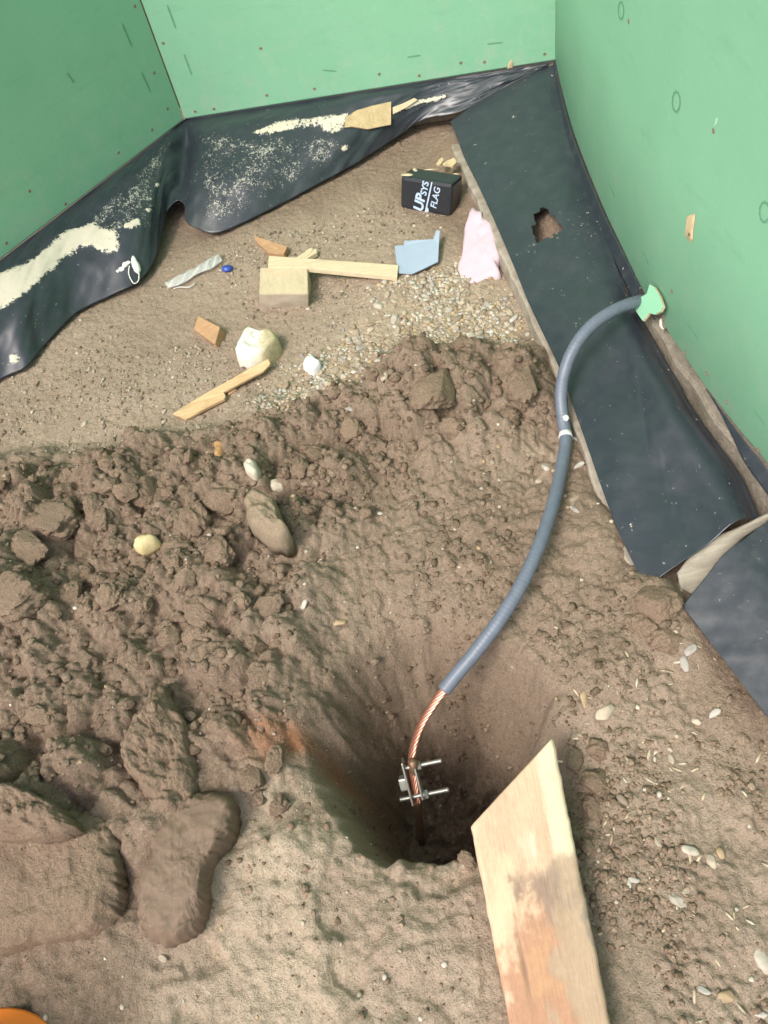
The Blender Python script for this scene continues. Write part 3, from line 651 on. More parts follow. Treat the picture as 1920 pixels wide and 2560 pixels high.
# ------------------------------------------------------------------ earth cable, rod and clamp
M["sheath"] = plain("grey_cable_sheath", (0.120, 0.140, 0.180), 0.45, 0.5, 0, 60, 0.30, 0.15)
M["copper"] = plain("copper_strand", (0.78, 0.40, 0.29), 0.34, 0.5, 0.9, 150, 0.15)
M["steel"] = plain("dull_zinc", (0.34, 0.34, 0.31), 0.42, 0.5, 0.75, 120, 0.2)
M["rod"] = plain("brown_copper_rod", (0.20, 0.125, 0.08), 0.5, 0.5, 0.5, 90, 0.3)
M["limewash"] = stone_mat("white_plaster_crust", (0.50, 0.50, 0.48), (0.72, 0.72, 0.70))
cab = [(1428, 650, .098), (1396, 649, .122), (1362, 656, .148), (1320, 674, .160), (1275, 706, .157), (1240, 752, .140), (1219, 805, .110), (1212, 855, .078), (1216, 905, .052), (1222, 950, .040), (1213, 1010, .045), (1196, 1085, .060), (1168, 1170, .072), (1130, 1255, .068), (1082, 1335, .052), (1030, 1405, .028), (988, 1455, .006), (960, 1490, -.012)]
CP = catmull(np.array([dw(*c) for c in cab]), 150)
cable = empty("earth_cable", tuple(CP[-1])); tag(cable, "thick grey cable arching from the green wall into the hole, copper end bared", "cable")
V, Q = tube(resample(CP, .0022), 0.0116 + 0.00022 * np.sin(np.arange(len(resample(CP, .0022))) * 1.9), 20); link("sheath", pymesh("sheath", V, Q), M["sheath"], cable)
cop = [(966, 1482, -.008), (960, 1490, -.012), (938, 1520, -.030), (913, 1560, -.058), (897, 1600, -.088), (890, 1640, -.115), (894, 1685, -.145), (902, 1735, -.178)]
QP = catmull(np.array([dw(*c) for c in cop]), 90)
T = np.gradient(QP, axis=0); T /= np.linalg.norm(T, axis=1, keepdims=True); L = np.r_[0, np.cumsum(np.linalg.norm(np.diff(QP, axis=0), axis=1))]
nrm = np.cross(T[0], [0, 0, 1.0]); fr = []
for k in range(len(QP)):
    nrm = nrm - (nrm @ T[k]) * T[k]; nrm /= np.linalg.norm(nrm); fr.append((nrm, np.cross(T[k], nrm)))
for j in range(7):
    a = L * 2 * math.pi / 0.085 + j * 2 * math.pi / 7
    P = np.array([QP[k] + 0.0048 * (math.cos(a[k]) * fr[k][0] + math.sin(a[k]) * fr[k][1]) for k in range(len(QP))])
    V, Q = tube(P, 0.0024, 8); link("copper_strand", pymesh("copper_strand", V, Q), M["copper"], cable)
V, Q = tube(CP[75:81], 0.0139, 20)
i0 = int(np.argmin(np.linalg.norm(to_px(CP) / K - np.array([1220, 940]), axis=1)))
band = CP[i0 - 1:i0 + 2]; V, Q = tube(resample(band, .004), 0.0120 + 0.0014 * np.random.default_rng(3).random(len(resample(band, .004))), 20)
link("plaster_band", pymesh("plaster_band", V, Q), M["limewash"], cable)
i1 = int(np.argmin(np.linalg.norm(to_px(CP) / K - np.array([1217, 912]), axis=1)))

def rock_mesh(name, r, sub=3, amp=0.22, f=1.6, seed=0, squash=(1, 1, .75), flat=0.0, fine=0.0):
    bm = bmesh.new(); bmesh.ops.create_icosphere(bm, subdivisions=sub, radius=1.0)
    P = np.array([v.co[:] for v in bm.verts])
    def n3(Q, fr, s): return (vnoise(Q[:, 0] * fr + 3.1, Q[:, 1] * fr + Q[:, 2] * 1.7 * fr, s) + vnoise(Q[:, 1] * fr - 5.2, Q[:, 2] * fr + Q[:, 0] * 1.3 * fr, s + 1) + vnoise(Q[:, 2] * fr + 9.4, Q[:, 0] * fr - Q[:, 1] * 1.5 * fr, s + 2))
    dsp = amp * n3(P, f, seed) + amp * .55 * n3(P, f * 2.1, seed + 7) + amp * .3 * n3(P, f * 4.5, seed + 13)
    if fine: dsp += fine * n3(P, f * 9, seed + 19) + fine * .6 * n3(P, f * 17, seed + 23)
    P = P * (1 + dsp)[:, None]
    rg = np.random.default_rng(seed)
    for _ in range(int(flat)):                                       # broken faces
        d_ = rg.normal(size=3); d_ /= np.linalg.norm(d_); h = P @ d_; c = 0.62 + .25 * rg.random(); P -= np.outer(np.clip(h - c, 0, None) * .9, d_)
    P *= np.array(squash) * r
    for v, p in zip(bm.verts, P): v.co = p
    me = bpy.data.meshes.new(name); bm.to_mesh(me); bm.free(); me.polygons.foreach_set("use_smooth", [True] * len(me.polygons)); return me
me = rock_mesh("plaster_spot", .0055, 2, .2, seed=5, squash=(1, 1.3, .5)); me.materials.append(M["limewash"])
_n = np.array([0, -.25, .97]); o = place("plaster_spot", me, frame_m(CP[i1] + _n * .0113 + np.array([.004, 0, 0]), _n, np.array([0, 1.0, 0])), cable)

rtop = dw(893, 1655, -.118); rbot = dw(908, 1790, -.30)
rodP = np.array([rtop + (rbot - rtop) * f for f in np.linspace(-.08, 1.25, 12)])
V, Q = tube(rodP, 0.0072, 16); V2 = [rodP[0] + (rodP[0] - rodP[1]) * .2]
rod = link("earth_rod", pymesh("earth_rod", V, Q), M["rod"]); tag(rod, "brown earth rod standing in the bottom of the dug hole", "rod")
cl = empty("rod_clamp", tuple(dw(895, 1680, -.142))); tag(cl, "zinc clamp with two bolts gripping copper strands and rod in the hole", "clamp")
ax_l = (dw(905, 1730, -.165) - dw(884, 1648, -.12)); Lp = np.linalg.norm(ax_l); ax_l /= Lp              # along the plates
ax_b = dw(950, 1690, -.145) - dw(895, 1702, -.148); ax_b -= (ax_b @ ax_l) * ax_l; ax_b /= np.linalg.norm(ax_b)   # along the bolts
ax_n = np.cross(ax_l, ax_b)
pc = dw(892, 1687, -.142)
for off, hl in ((-.009, Lp * .56), (.010, Lp * .46)):
    box("clamp_plate", pc + ax_b * off, ax_l * hl, ax_b * .0017, ax_n * .013, M["steel"], cl, .0012)
box("clamp_saddle", pc - ax_b * .016, ax_l * .011, ax_b * .007, ax_n * .010, M["steel"], cl, .003)
for s_, a, b in ((-.36, -.012, .056), (.40, -.030, .056)):
    bc = pc + ax_l * Lp * s_
    P = np.array([bc + ax_b * (a + (b - a) * k / 30) for k in range(31)]); V, Q = tube(P, 0.0036 + 0.0005 * (np.arange(31) % 2), 12)
    link("bolt", pymesh("bolt", V, Q), M["steel"], cl)
    for o_, r_, h_, sg in ((.0165, .0078, .0035, 6), (.0125, .0088, .0010, 16)):
        P = np.array([bc + ax_b * (o_ - h_), bc + ax_b * (o_ + h_)]); V, Q = tube(P, r_, sg); link("nut" if sg == 6 else "washer", pymesh("nut", V, Q), M["steel"], cl, False)

# ------------------------------------------------------------------ plank
def plank_build():
    zt0, zt1 = .068, .045
    ap = dw(1195, 1592, .068); lf = dw(1017, 1785, .060); bl = dw(1100, 2212, .045); br = dw(1320, 2212, .045)
    dl = (bl - lf) / np.linalg.norm(bl - lf); dr_ = (br - ap) / np.linalg.norm(br - ap)
    nl = 260; nw = 40
    # left edge from lf on; right edge from ap on; both run past the frame
    Ll = np.linalg.norm(bl - lf) + .55; Lr = np.linalg.norm(br - ap) + .55
    vv = np.linspace(0, 1, nl); G = np.zeros((nl, nw, 3))
    Lp_ = lf + np.outer(vv * Ll, dl); Rp = ap + np.outer(vv * Lr, dr_)
    Rp[:, 0] += 0.0016 * fbm(vv * 45, 0 * vv, 1, 3, 77); Lp_[:, 0] += 0.0012 * fbm(vv * 50, 0 * vv, 1, 3, 78)
    uu = np.linspace(0, 1, nw)
    for j, u in enumerate(uu): G[:, j] = Lp_ * (1 - u) + Rp * u
    Uu = np.repeat(uu[None], nl, 0)
    Yd = Ll - 0
    e = np.minimum(Uu, 1 - Uu); G[..., 2] -= .004 * np.clip(1 - e / .04, 0, 1) ** 2
    G[..., 2] += .0012 * fbm(Uu * 6, vv[:, None] * 3 + 0 * Uu, 1.5, 4, 80)
    G[..., 2] -= .004 * np.exp(-((Uu - .24 - .02 * np.sin(vv * 9)[:, None]) / .006) ** 2) * sstep(.12, .3, vv)[:, None]       # a drying crack
    P = G.reshape(-1, 3); px = to_px(P) / K; x, y = px[:, 0], px[:, 1]
    U = Uu.ravel(); V_ = np.repeat(vv[:, None], nw, 1).ravel()
    def B3(a, b, m): return a * (1 - m[:, None]) + np.array(b)[None] * m[:, None]
    nse = fbm(U * 9, V_ * 7, 1.2, 4, 81); nse2 = fbm(U * 7, V_ * 22, 1.0, 5, 82, .6); c = np.tile(np.array([.57, .395, .27]), (len(P), 1)) * (1 + .12 * nse[:, None])
    c = B3(c, (.64, .525, .37), sstep(.74, .80, U + .02 * nse) * sstep(.36, .16, V_))                                         # fresh sapwood strip
    c = B3(c, (.47, .29, .18), .5 * sstep(.2, .5, V_) * sstep(.9, .4, U))
    c = B3(c, (.68, .54, .36), .6 * polymask(x, y, [(1075, 1850), (1110, 1850), (1120, 1950), (1075, 2080), (1060, 1960)], 22))
    c = B3(c, (.37, .18, .105), .72 * polymask(x + 75 * nse2, y, [(1140, 1900), (1175, 1890), (1230, 2000), (1240, 2400), (1080, 2400), (1085, 2080), (1110, 2030), (1135, 1960)], 16))
    c = B3(c, (.50, .30, .16), .5 * polymask(x + 75 * nse2, y, [(1150, 2010), (1185, 2010), (1200, 2140), (1150, 2160)], 16))
    c = B3(c, (.24, .185, .145), .75 * polymask(x + 75 * nse2, y, [(1130, 1900), (1190, 1860), (1225, 1850), (1240, 1930), (1225, 2010), (1160, 1985), (1135, 1930)], 20))
    c = B3(c, (.38, .275, .185), .85 * polymask(x + 75 * nse2, y, [(1205, 1850), (1300, 1840), (1400, 2400), (1215, 2400), (1210, 2000)], 16))
    c = B3(c, (.22, .19, .15), .7 * polymask(x + 75 * nse2, y, [(1245, 1900), (1270, 1900), (1300, 2050), (1275, 2030), (1250, 1960)], 12))
    c = B3(c, (.64, .54, .42), .65 * np.clip(polymask(x, y, [(1120, 1810), (1230, 1780), (1238, 1835), (1150, 1850)], 20) * (nse * 3 + .3), 0, 1))
    c = B3(c, (.20, .15, .11), .8 * np.exp(-((U - .24 - .02 * np.sin(V_ * 9)) / .005) ** 2) * sstep(.12, .3, V_))
    V, Q, _ = thicken(P, nl, nw, .045); n_ = nl * nw; cen = P.reshape(nl, nw, 3).mean(1, keepdims=True); Bt = P.reshape(nl, nw, 3) + (cen - P.reshape(nl, nw, 3)) * .05; Bt[..., 2] = P.reshape(nl, nw, 3)[..., 2] - .048; Bt[:, :, 1] -= .012; V[n_:] = Bt.reshape(-1, 3); me = npmesh("timber_plank", V, Q); setcol(me, "col", np.clip(np.vstack([c, c * .8]), 0, 1))
    uvl = me.uv_layers.new(name="UVMap"); UV = np.vstack([np.stack([U, V_ * 3.5], 1)] * 2).astype(np.float32)
    li = np.zeros(len(me.loops), np.int32); me.loops.foreach_get("vertex_index", li); uvl.data.foreach_set("uv", UV[li].ravel()); fixnormals(me)
    o = link("timber_plank", me, M["plank"]); me.polygons.foreach_set("use_smooth", [True] * len(me.polygons))
    tag(o, "long stained timber plank with a slanted sawn end beside the dug hole", "plank")
plank_build()

# ------------------------------------------------------------------ offcuts and litter on the ground
def prism(name, top, th, mat, label=None, cat=None, bev=0.0012, parent=None, smooth=False, rough=0.0, group=None):
    """top: (x, y, z) readings with heights; a solid th thick below them"""
    a = [dw(*p) for p in top]; n = len(a)
    nrm = np.zeros(3)
    for k in range(n): nrm += np.cross(a[k] - a[0], a[(k + 1) % n] - a[0])
    nrm /= np.linalg.norm(nrm); nrm = nrm if nrm[2] > 0 else -nrm
    V = [p + (nrm * rough * (random.random() - .5) if rough else 0) for p in a] + [p - nrm * th for p in a]
    Fc = [tuple(range(n)), tuple(range(2 * n - 1, n - 1, -1))] + [(k, n + k, n + (k + 1) % n, (k + 1) % n) for k in range(n)]
    me = pymesh(name, V, Fc); bm = bmesh.new(); bm.from_mesh(me); bmesh.ops.recalc_face_normals(bm, faces=bm.faces)
    if bev: bmesh.ops.bevel(bm, geom=bm.edges[:], offset=bev, segments=2, affect='EDGES', profile=.6)
    bm.to_mesh(me); bm.free(); o = link(name, me, mat, parent, smooth)
    if label: tag(o, label, cat, group)
    return o
def blob(name, pts, h, mat, label=None, cat=None, base=None, dome=2.5, nz=0.0, seed=0, colfn=None, group=None, under=0.012, rings=10, dens=3, flatz=None, tilt=(0, 0), edge=0.0, crumb=0.0, rimonly=False):
    """solid with an outline read from the photo: domed top, flat underside sunk into the ground"""
    c = np.mean(np.array(pts), axis=0); g = onground(*c)[2] if base is None else base
    zt_ = g + h * .6; o = np.array([dw(x, y, zt_)[:2] for x, y in pts]); n = len(o) * dens
    oo = np.vstack([o, o[:1]]); oo = catmull(np.c_[oo, np.zeros(len(oo))], n + 1)[:-1, :2] if dens > 1 else o
    n = len(oo); cc = oo.mean(0); rg = np.random.default_rng(seed)
    if edge: oo = cc + (oo - cc) * (1 + edge * rg.normal(size=n))[:, None]
    V = [np.array([cc[0], cc[1], g + h])]; rs = np.linspace(0, 1, rings + 1)[1:]
    for r in rs:
        z = g + h * (1 - r ** dome) ** (1 / 2.2)
        for k in range(n): V.append(np.array([*(cc + (oo[k] - cc) * r), z]))
    for k in range(n): V.append(np.array([*(cc + (oo[k] - cc) * .93), g - under]))
    V.append(np.array([cc[0], cc[1], g - under])); V = np.array(V); m = rings
    V[:, 2] += tilt[0] * (V[:, 0] - cc[0]) + tilt[1] * (V[:, 1] - cc[1])
    if nz:
        f = 1 / max(.012, np.ptp(oo[:, 0])); V[:, 2] += nz * (fbm(V[:, 0], V[:, 1], f * 3, 5, seed, .62)); V[:, 0] += nz * .5 * fbm(V[:, 1], V[:, 2], f * 5, 3, seed + 3); V[:, 1] += nz * .5 * fbm(V[:, 0], V[:, 2], f * 5, 3, seed + 5)
    if crumb:
        X_, Y_ = V[:, 0] + .004 * fbm(V[:, 0], V[:, 1], 70, 3, 61), V[:, 1] + .004 * fbm(V[:, 0], V[:, 1], 70, 3, 62)
        rw_ = np.r_[0, np.repeat(rs, n), np.ones(n + 1)]; crumb = crumb * (sstep(.70, .92, rw_ + .25 * fbm(V[:, 0], V[:, 1], 25, 3, 66)) if rimonly else 1.0)
        V[:, 2] += crumb * (.010 * domes(X_, Y_, .035, 63) + .006 * domes(X_, Y_, .017, 64) + .004 * domes(X_, Y_, .009, 65) - .010)
    Fc = [(0, 1 + k, 1 + (k + 1) % n) for k in range(n)]
    for l_ in range(m): Fc += [(1 + l_ * n + k, 1 + (l_ + 1) * n + k, 1 + (l_ + 1) * n + (k + 1) % n, 1 + l_ * n + (k + 1) % n) for k in range(n)]
    Fc += [(len(V) - 1, 1 + m * n + (k + 1) % n, 1 + m * n + k) for k in range(n)]
    me = pymesh(name, V, Fc)
    if colfn is not None: setcol(me, "col", colfn(V))
    fixnormals(me); ob = link(name, me, mat)
    if label: tag(ob, label, cat, group)
    return ob
def c2(x, y): return (345.6 + .344 * x, 483.9 + .344 * y)
def c1(x, y): return (829.5 + .1771 * x, 311 + .1771 * y)
def c7(x, y): return (535.7 + .4166 * x, 86.4 + .4166 * y)
def c5(x, y): return (.5 * x, 864 + .5 * y)
def gz(x, y): return onground(x, y)[2]
WD = dict(pale=wood_mat("pale_pine", (0.54, 0.44, 0.29), (0.62, 0.53, 0.37), 0, .7, .12),
          block=wood_mat("pine_block", (0.47, 0.38, 0.25), (0.55, 0.47, 0.33), 1, .75, .2),
          brown=wood_mat("brown_offcut", (0.36, 0.21, 0.11), (0.46, 0.29, 0.165), 0, .8, .35),
          split=wood_mat("split_pine", (0.47, 0.30, 0.15), (0.62, 0.47, 0.28), 0, .75, .2))
g = gz(612, 655)
bl, br = dw(560, 668, g - .004), dw(667, 664, g - .004); th = .045
tl_, tr_ = dw(562, 578, g + th), dw(664, 580, g + th); fl, fr_ = dw(560, 636, g + th), dw(666, 635, g + th)
blk_V = [bl, br, fl, fr_, tl_, tr_, np.array([*tl_[:2], g - .01]), np.array([*tr_[:2], g - .01])]
me = pymesh("wood_block", blk_V, [(0, 1, 3, 2), (2, 3, 5, 4), (4, 5, 7, 6), (6, 7, 1, 0), (0, 2, 4, 6), (1, 7, 5, 3)])
bm = bmesh.new(); bm.from_mesh(me); bmesh.ops.recalc_face_normals(bm, faces=bm.faces); bmesh.ops.bevel(bm, geom=bm.edges[:], offset=.0015, segments=2, affect='EDGES'); bm.to_mesh(me); bm.free()
me.materials.append(WD["block"]); me.materials.append(stone_mat("dusty_end_grain", (.36, .30, .23), (.45, .385, .30), .95))
for p in me.polygons: p.material_index = 1 if p.normal.y < -.6 else 0
tag(link("wood_block", me, None, None, False), "square pale wood block with a dusty front face, under the pale stick", "wood block")
ga, gb = g + th + .014, gz(858, 585) + .014
prism("wood_stick", [(580, 552, ga), (579, 578, ga), (660, 578, ga * .72 + gb * .28), (760, 588, ga * .36 + gb * .64), (858, 598, gb), (861, 572, gb), (720, 562, ga * .5 + gb * .5)], .013, WD["pale"], "long pale wood stick lying across the square block", "wood stick", .0015)
g = gz(660, 545); prism("wood_stick", [(640, 556, g + .016), (672, 534, g + .016), (676, 538, g + .018), (683, 536, g + .015), (685, 545, g + .016), (656, 562, g + .016)], .012, WD["pale"], "short pale splinter poking out behind the long pale stick", "wood stick")
g = gz(590, 530); prism("wood_scrap", [(548, 508, g + .012), (583, 520, g + .016), (621, 532, g + .016), (613, 549, g + .014), (580, 546, g + .012), (552, 520, g + .010)], .014, WD["brown"], "thin brown wood scrap behind the pale stick, near the sheet", "wood scrap")
g = gz(446, 712); prism("wood_scrap", [(428, 682, g + .024), (475, 706, g + .028), (464, 744, g + .018), (418, 711, g + .016)], .026, WD["brown"], "small reddish brown wood offcut alone on the dusty soil", "wood scrap", .002)
g = gz(480, 840); prism("wood_stick", [(*c2(680, 845), g + .020), (*c2(692, 872), g + .020), (*c2(650, 918), g + .018), (*c2(398, 1052), g + .014), (*c2(412, 1078), g + .013), (*c2(405, 1098), g + .012), (*c2(300, 1150), g + .012), (*c2(160, 1226), g + .012), (*c2(120, 1205), g + .012), (*c2(78, 1190), g + .012), (*c2(250, 1082), g + .015), (*c2(600, 882), g + .019)], .008, WD["split"], "long split wood stick with a frayed end below the white stone", "wood stick", .0015, rough=.004)
g = gz(535, 800); prism("wood_stick", [(*c2(420, 1040), g + .008), (*c2(470, 1020), g + .008), (*c2(480, 1040), g + .007), (*c2(430, 1075), g + .007)], .010, WD["brown"], "thin brown splinter beside the long split stick", "wood stick")

M["rockattr"] = attr_mat("two_tone_stone", .8, 110, .5)
def rockcol(V):
    x = to_px(V)[:, 0] / K; m_ = sstep(c2(600, 0)[0], c2(650, 0)[0], x + 12 * fbm(V[:, 0], V[:, 1], 60, 3, 8)); a = np.array([.66, .64, .57]); b = np.array([.50, .42, .27]); return a[None] * (1 - m_)[:, None] + b[None] * m_[:, None]
blob("stone", [c2(*p) for p in [(560, 655), (640, 690), (720, 690), (750, 740), (700, 810), (640, 862), (480, 847), (490, 770), (520, 700)]], .050, M["rockattr"], "fist-sized white stone with a tan half, at the head of the split stick", "stone", dome=9, nz=.012, seed=31, colfn=rockcol, dens=2, rings=14)
M["white"] = stone_mat("white_stone", (.56, .57, .57), (.68, .69, .69))
blob("stone", [c2(*p) for p in [(888, 878), (930, 830), (960, 815), (985, 850), (1014, 872), (970, 922), (920, 915)]], .022, M["white"], "bright white angular stone in the gravel spill", "stone", dome=3, nz=.006, seed=32)
M["tanstone"] = clod_mat("tan_sandstone", (.19, .145, .10), (.275, .215, .15), .9, .6, 70)
blob("stone", [c5(*p) for p in [(1055, 430), (1080, 400), (1112, 385), (1180, 425), (1215, 515), (1247, 565), (1215, 600), (1130, 580), (1062, 515)]], .040, M["tanstone"], "large smooth tan stone half sunk in the soil heap", "stone", base=gz(575, 1112) + .030, dome=6, nz=.012, seed=33, under=.04, rings=16, dens=5, tilt=(0, 0))
M["yellowstone"] = stone_mat("yellow_stone", (.50, .40, .20), (.60, .50, .29))
blob("stone", [c5(*p) for p in [(570, 630), (580, 598), (625, 580), (665, 578), (682, 600), (650, 625), (600, 645)]], .028, M["yellowstone"], "bright yellow oval stone on the soil heap", "stone", dome=2.5, nz=.004, seed=34)
M["orangestone"] = stone_mat("orange_stone", (.34, .20, .085), (.45, .28, .13))
blob("stone", [c5(*p) for p in [(920, 180), (945, 170), (975, 185), (970, 230), (950, 258), (925, 250), (930, 215)]], .02, M["orangestone"], "orange brown pebble at the upper edge of the soil heap", "stone", dome=2.5, nz=.004, seed=35)
M["palestone"] = stone_mat("pale_stone", (.38, .33, .25), (.52, .47, .38))
blob("stone", [c5(*p) for p in [(1045, 270), (1075, 248), (1105, 262), (1118, 300), (1100, 325), (1060, 305)]], .024, M["palestone"], "pale round stone just above the large tan stone", "stone", dome=2.5, nz=.005, seed=36)
blob("stone", [c5(*p) for p in [(1150, 350), (1185, 335), (1210, 352), (1255, 368), (1215, 385), (1165, 375)]], .014, M["palestone"], "flat pale pointed stone beside the large tan stone", "stone", dome=2.5, nz=.004, seed=37)
# foam, plastic, film
M["pink"] = plain("pink_foam", (.54, .41, .47), .9, .2, 0, 60, .10, .5)
g = gz(1030, 540)
blob("foam_scrap", [c1(*p) for p in [(1075, 805), (1130, 830), (1190, 872), (1205, 930), (1230, 962), (1300, 980), (1350, 1100), (1400, 1250), (1440, 1420), (1385, 1500), (1440, 1590), (1330, 1610), (1200, 1630), (1030, 1682), (880, 1640), (890, 1420), (915, 1380), (940, 1300), (960, 1160), (980, 1030), (1020, 930)]], .022, M["pink"], "torn triangular piece of pale pink foam leaning against the kerb", "foam scrap", dome=9, nz=.007, seed=38, edge=.02, tilt=(.25, .05), dens=2, under=.004)
M["bluesheet"] = plain("grey_blue_sheet", (.30, .365, .46), .55, .4, 0, 40, .08, .2)
gq = gz(895, 545)
prism("plastic_scrap", [(*c1(x, y), gq + z) for x, y, z in [(130, 1240, .012), (240, 1235, .014), (250, 1180, .016), (430, 1170, .02), (600, 1160, .022), (640, 1050, .03), (682, 1060, .03), (668, 1240, .022), (660, 1430, .014), (500, 1510, .012), (340, 1582, .010), (180, 1572, .010), (150, 1430, .010)]], .003, M["bluesheet"], "flat scrap of pale blue plastic beside the pink foam", "plastic scrap", .0006)
t = NT("clear_film", .25, .5); t.color((.80, .80, .78)); t.b.inputs["Transmission Weight"].default_value = .3; t.b.inputs["Alpha"].default_value = .55; t.bump(t.noise(60, 5, .7), .8, .006); M["film"] = t.m
pp = [(40, 390), (140, 335), (240, 290), (310, 240), (380, 205)]; qq = [(60, 425), (160, 388), (250, 330), (330, 300), (400, 250)]
G = np.zeros((40, 8, 3)); pa = catmull(np.array([onground(*c2(*p)) for p in pp]), 40); qa = catmull(np.array([onground(*c2(*p)) for p in qq]), 40)
for j in range(8): f = j / 7; G[:, j] = pa * (1 - f) + qa * f; G[:, j, 2] += .010 + .006 * np.sin(np.arange(40) * .8 + j * 1.1) * math.sin(math.pi * f) + .005 * math.sin(math.pi * f)
V, Q, _ = thicken(G.reshape(-1, 3), 40, 8, .0006); me = npmesh("plastic_strip", V, Q); fixnormals(me)
tag(link("plastic_strip", me, M["film"]), "crumpled strip of clear plastic on the soil near the blue cap", "plastic strip")
V, Q = tube(catmull(np.array([onground(*c2(*p)) + np.array([0, 0, .006]) for p in [(90, 418), (130, 408), (190, 408), (225, 380)]]), 20), .002, 8)
tag(link("plastic_curl", pymesh("plastic_curl", V, Q), M["film"]), "thin plastic curl at the foot of the clear strip", "plastic strip")
M["blue"] = plain("blue_plastic", (.03, .07, .36), .35, .5, 0, 80, .1)
cp = onground(*c2(428, 290)) + np.array([0, 0, .008]); V = []; sg = 24
for r_, z_ in ((.0, .004), (.010, .004), (.0125, .0025), (.0135, -.004), (.0135, -.006), (.012, -.006)):
    for k in range(sg): rr_ = r_ * (1 + (.03 if k % 2 and z_ < .002 else 0)); V.append((rr_ * math.cos(2 * math.pi * k / sg), rr_ * math.sin(2 * math.pi * k / sg), z_))
Q = [(l_ * sg + k, (l_ + 1) * sg + k, (l_ + 1) * sg + (k + 1) % sg, l_ * sg + (k + 1) % sg) for l_ in range(5) for k in range(sg)]
o = link("bottle_cap", pymesh("bottle_cap", V, Q), M["blue"]); o.location = tuple(cp); o.rotation_euler = (R(-18), R(10), 0)
tag(o, "small round blue plastic cap next to the clear strip", "cap")
M["chip"] = clod_mat("chipboard_scrap", (.40, .29, .15), (.58, .46, .28), .9, .6, 60)
def svert(x, y):
    V = svert.V; p = svert.p; k = np.argmin((p[:, 0] - x) ** 2 + (p[:, 1] - y) ** 2); return V[k]
svert.V = np.array([v.co[:] for v in s1.data.vertices[:520 * 90]]); svert.p = to_px(svert.V) / K
def flat_on_sheet(pts, lift):
    P = np.array([svert(*p) for p in pts]); A3 = np.c_[P[:, :2], np.ones(len(P))]; k_, *_ = np.linalg.lstsq(A3, P[:, 2], rcond=None); c_ = np.array([-k_[0], -k_[1], 1.0]); c_ /= np.linalg.norm(c_); q0 = P.mean(0) + c_ * lift
    out = []
    for p in pts:
        w_ = on_plane(p[0] * K, p[1] * K, q0, c_); out.append((p[0], p[1], w_[2]))
    return out
prism("chipboard_scrap", flat_on_sheet([c7(*p) for p in [(510, 400), (560, 365), (640, 342), (742, 320), (742, 437), (620, 462), (540, 450), (500, 455)]], .009), .006, M["chip"], "rough yellow chipboard scrap lying on the smeared sheet", "wood scrap", .0006, rough=.003)
prism("wood_sliver", flat_on_sheet([c7(*p) for p in [(752, 348), (800, 330), (862, 300), (880, 310), (822, 350), (752, 385)]], .008), .005, WD["pale"], "thin pale wood sliver on the sheet beside the chipboard scrap", "wood scrap", .0006)
# white filler drip on the sheet
M["filler"] = plain("white_filler", (.72, .71, .67), .6, .4, 0, 90, .06)
fl_ = empty("filler_drip", tuple(svert(290, 575))); tag(fl_, "white filler drip with a hanging thread on the smeared sheet", "filler")
P = catmull(np.array([svert(*p) + np.array([0, -.003, .003]) for p in [(288, 552), (291, 565), (295, 578), (300, 592)]]), 20)
V, Q = tube(P, np.interp(np.linspace(0, 1, 20), [0, .15, .5, .85, 1], [.002, .006, .0095, .0085, .002]), 12); link("drip", pymesh("drip", V, Q), M["filler"], fl_)
P = catmull(np.array([svert(*p) + np.array([0, -.004, .004]) for p in [(281, 575), (279, 590), (286, 606), (294, 614), (300, 605), (300, 590)]]), 30)
V, Q = tube(P, .0014, 8); link("thread", pymesh("thread", V, Q), M["filler"], fl_)
for x, y, r_ in ((262, 580, .006), (270, 572, .007), (255, 584, .004), (276, 566, .005)):
    me = rock_mesh("filler_splash", r_, 2, .3, seed=int(x), squash=(1.2, 1, .3)); me.materials.append(M["filler"]); n_ = np.array([.35, -.7, .6]); place("filler_splash", me, frame_m(svert(x, y), n_), fl_)

# ------------------------------------------------------------------ black printed block
g = gz(1060 / K, 535 / K)
p0, p1 = pw(1000, 521, g - .002), pw(1125, 543, g - .002)
ax = p1 - p0; bw = np.linalg.norm(ax); ax /= bw
best = None
for z in np.linspace(.02, .14, 60):
    q_ = pw(1009, 441, g + z); v = q_ - p0
    s_ = abs((v @ ax) / np.linalg.norm(v) - (-0.02))
    sc_ = abs(v[1] / v[2] - .05)
    if best is None or sc_ < best[0]: best = (sc_, v)
up = best[1]; up = up - (up @ ax) * ax * .6; bh = np.linalg.norm(up); up /= bh
nf = np.cross(ax, up); nf /= np.linalg.norm(nf)
if nf[1] > 0: nf = -nf
depth = .064
M["wrap"] = plain("black_glossy_wrap", (.022, .024, .030), .28, .5, 0, 25, .3, .25)
M["print"] = plain("pale_blue_print", (.42, .52, .68), .5, .3, 0, 200, .1)
bk = empty("printed_block", tuple(p0)); tag(bk, "black wrapped block printed FLAG in pale letters, by the wall corner", "block")
body = box("block_body", p0 + ax * bw / 2 + up * bh / 2 - nf * depth / 2, ax * bw / 2, up * bh / 2, nf * depth / 2, M["wrap"], bk, .009)
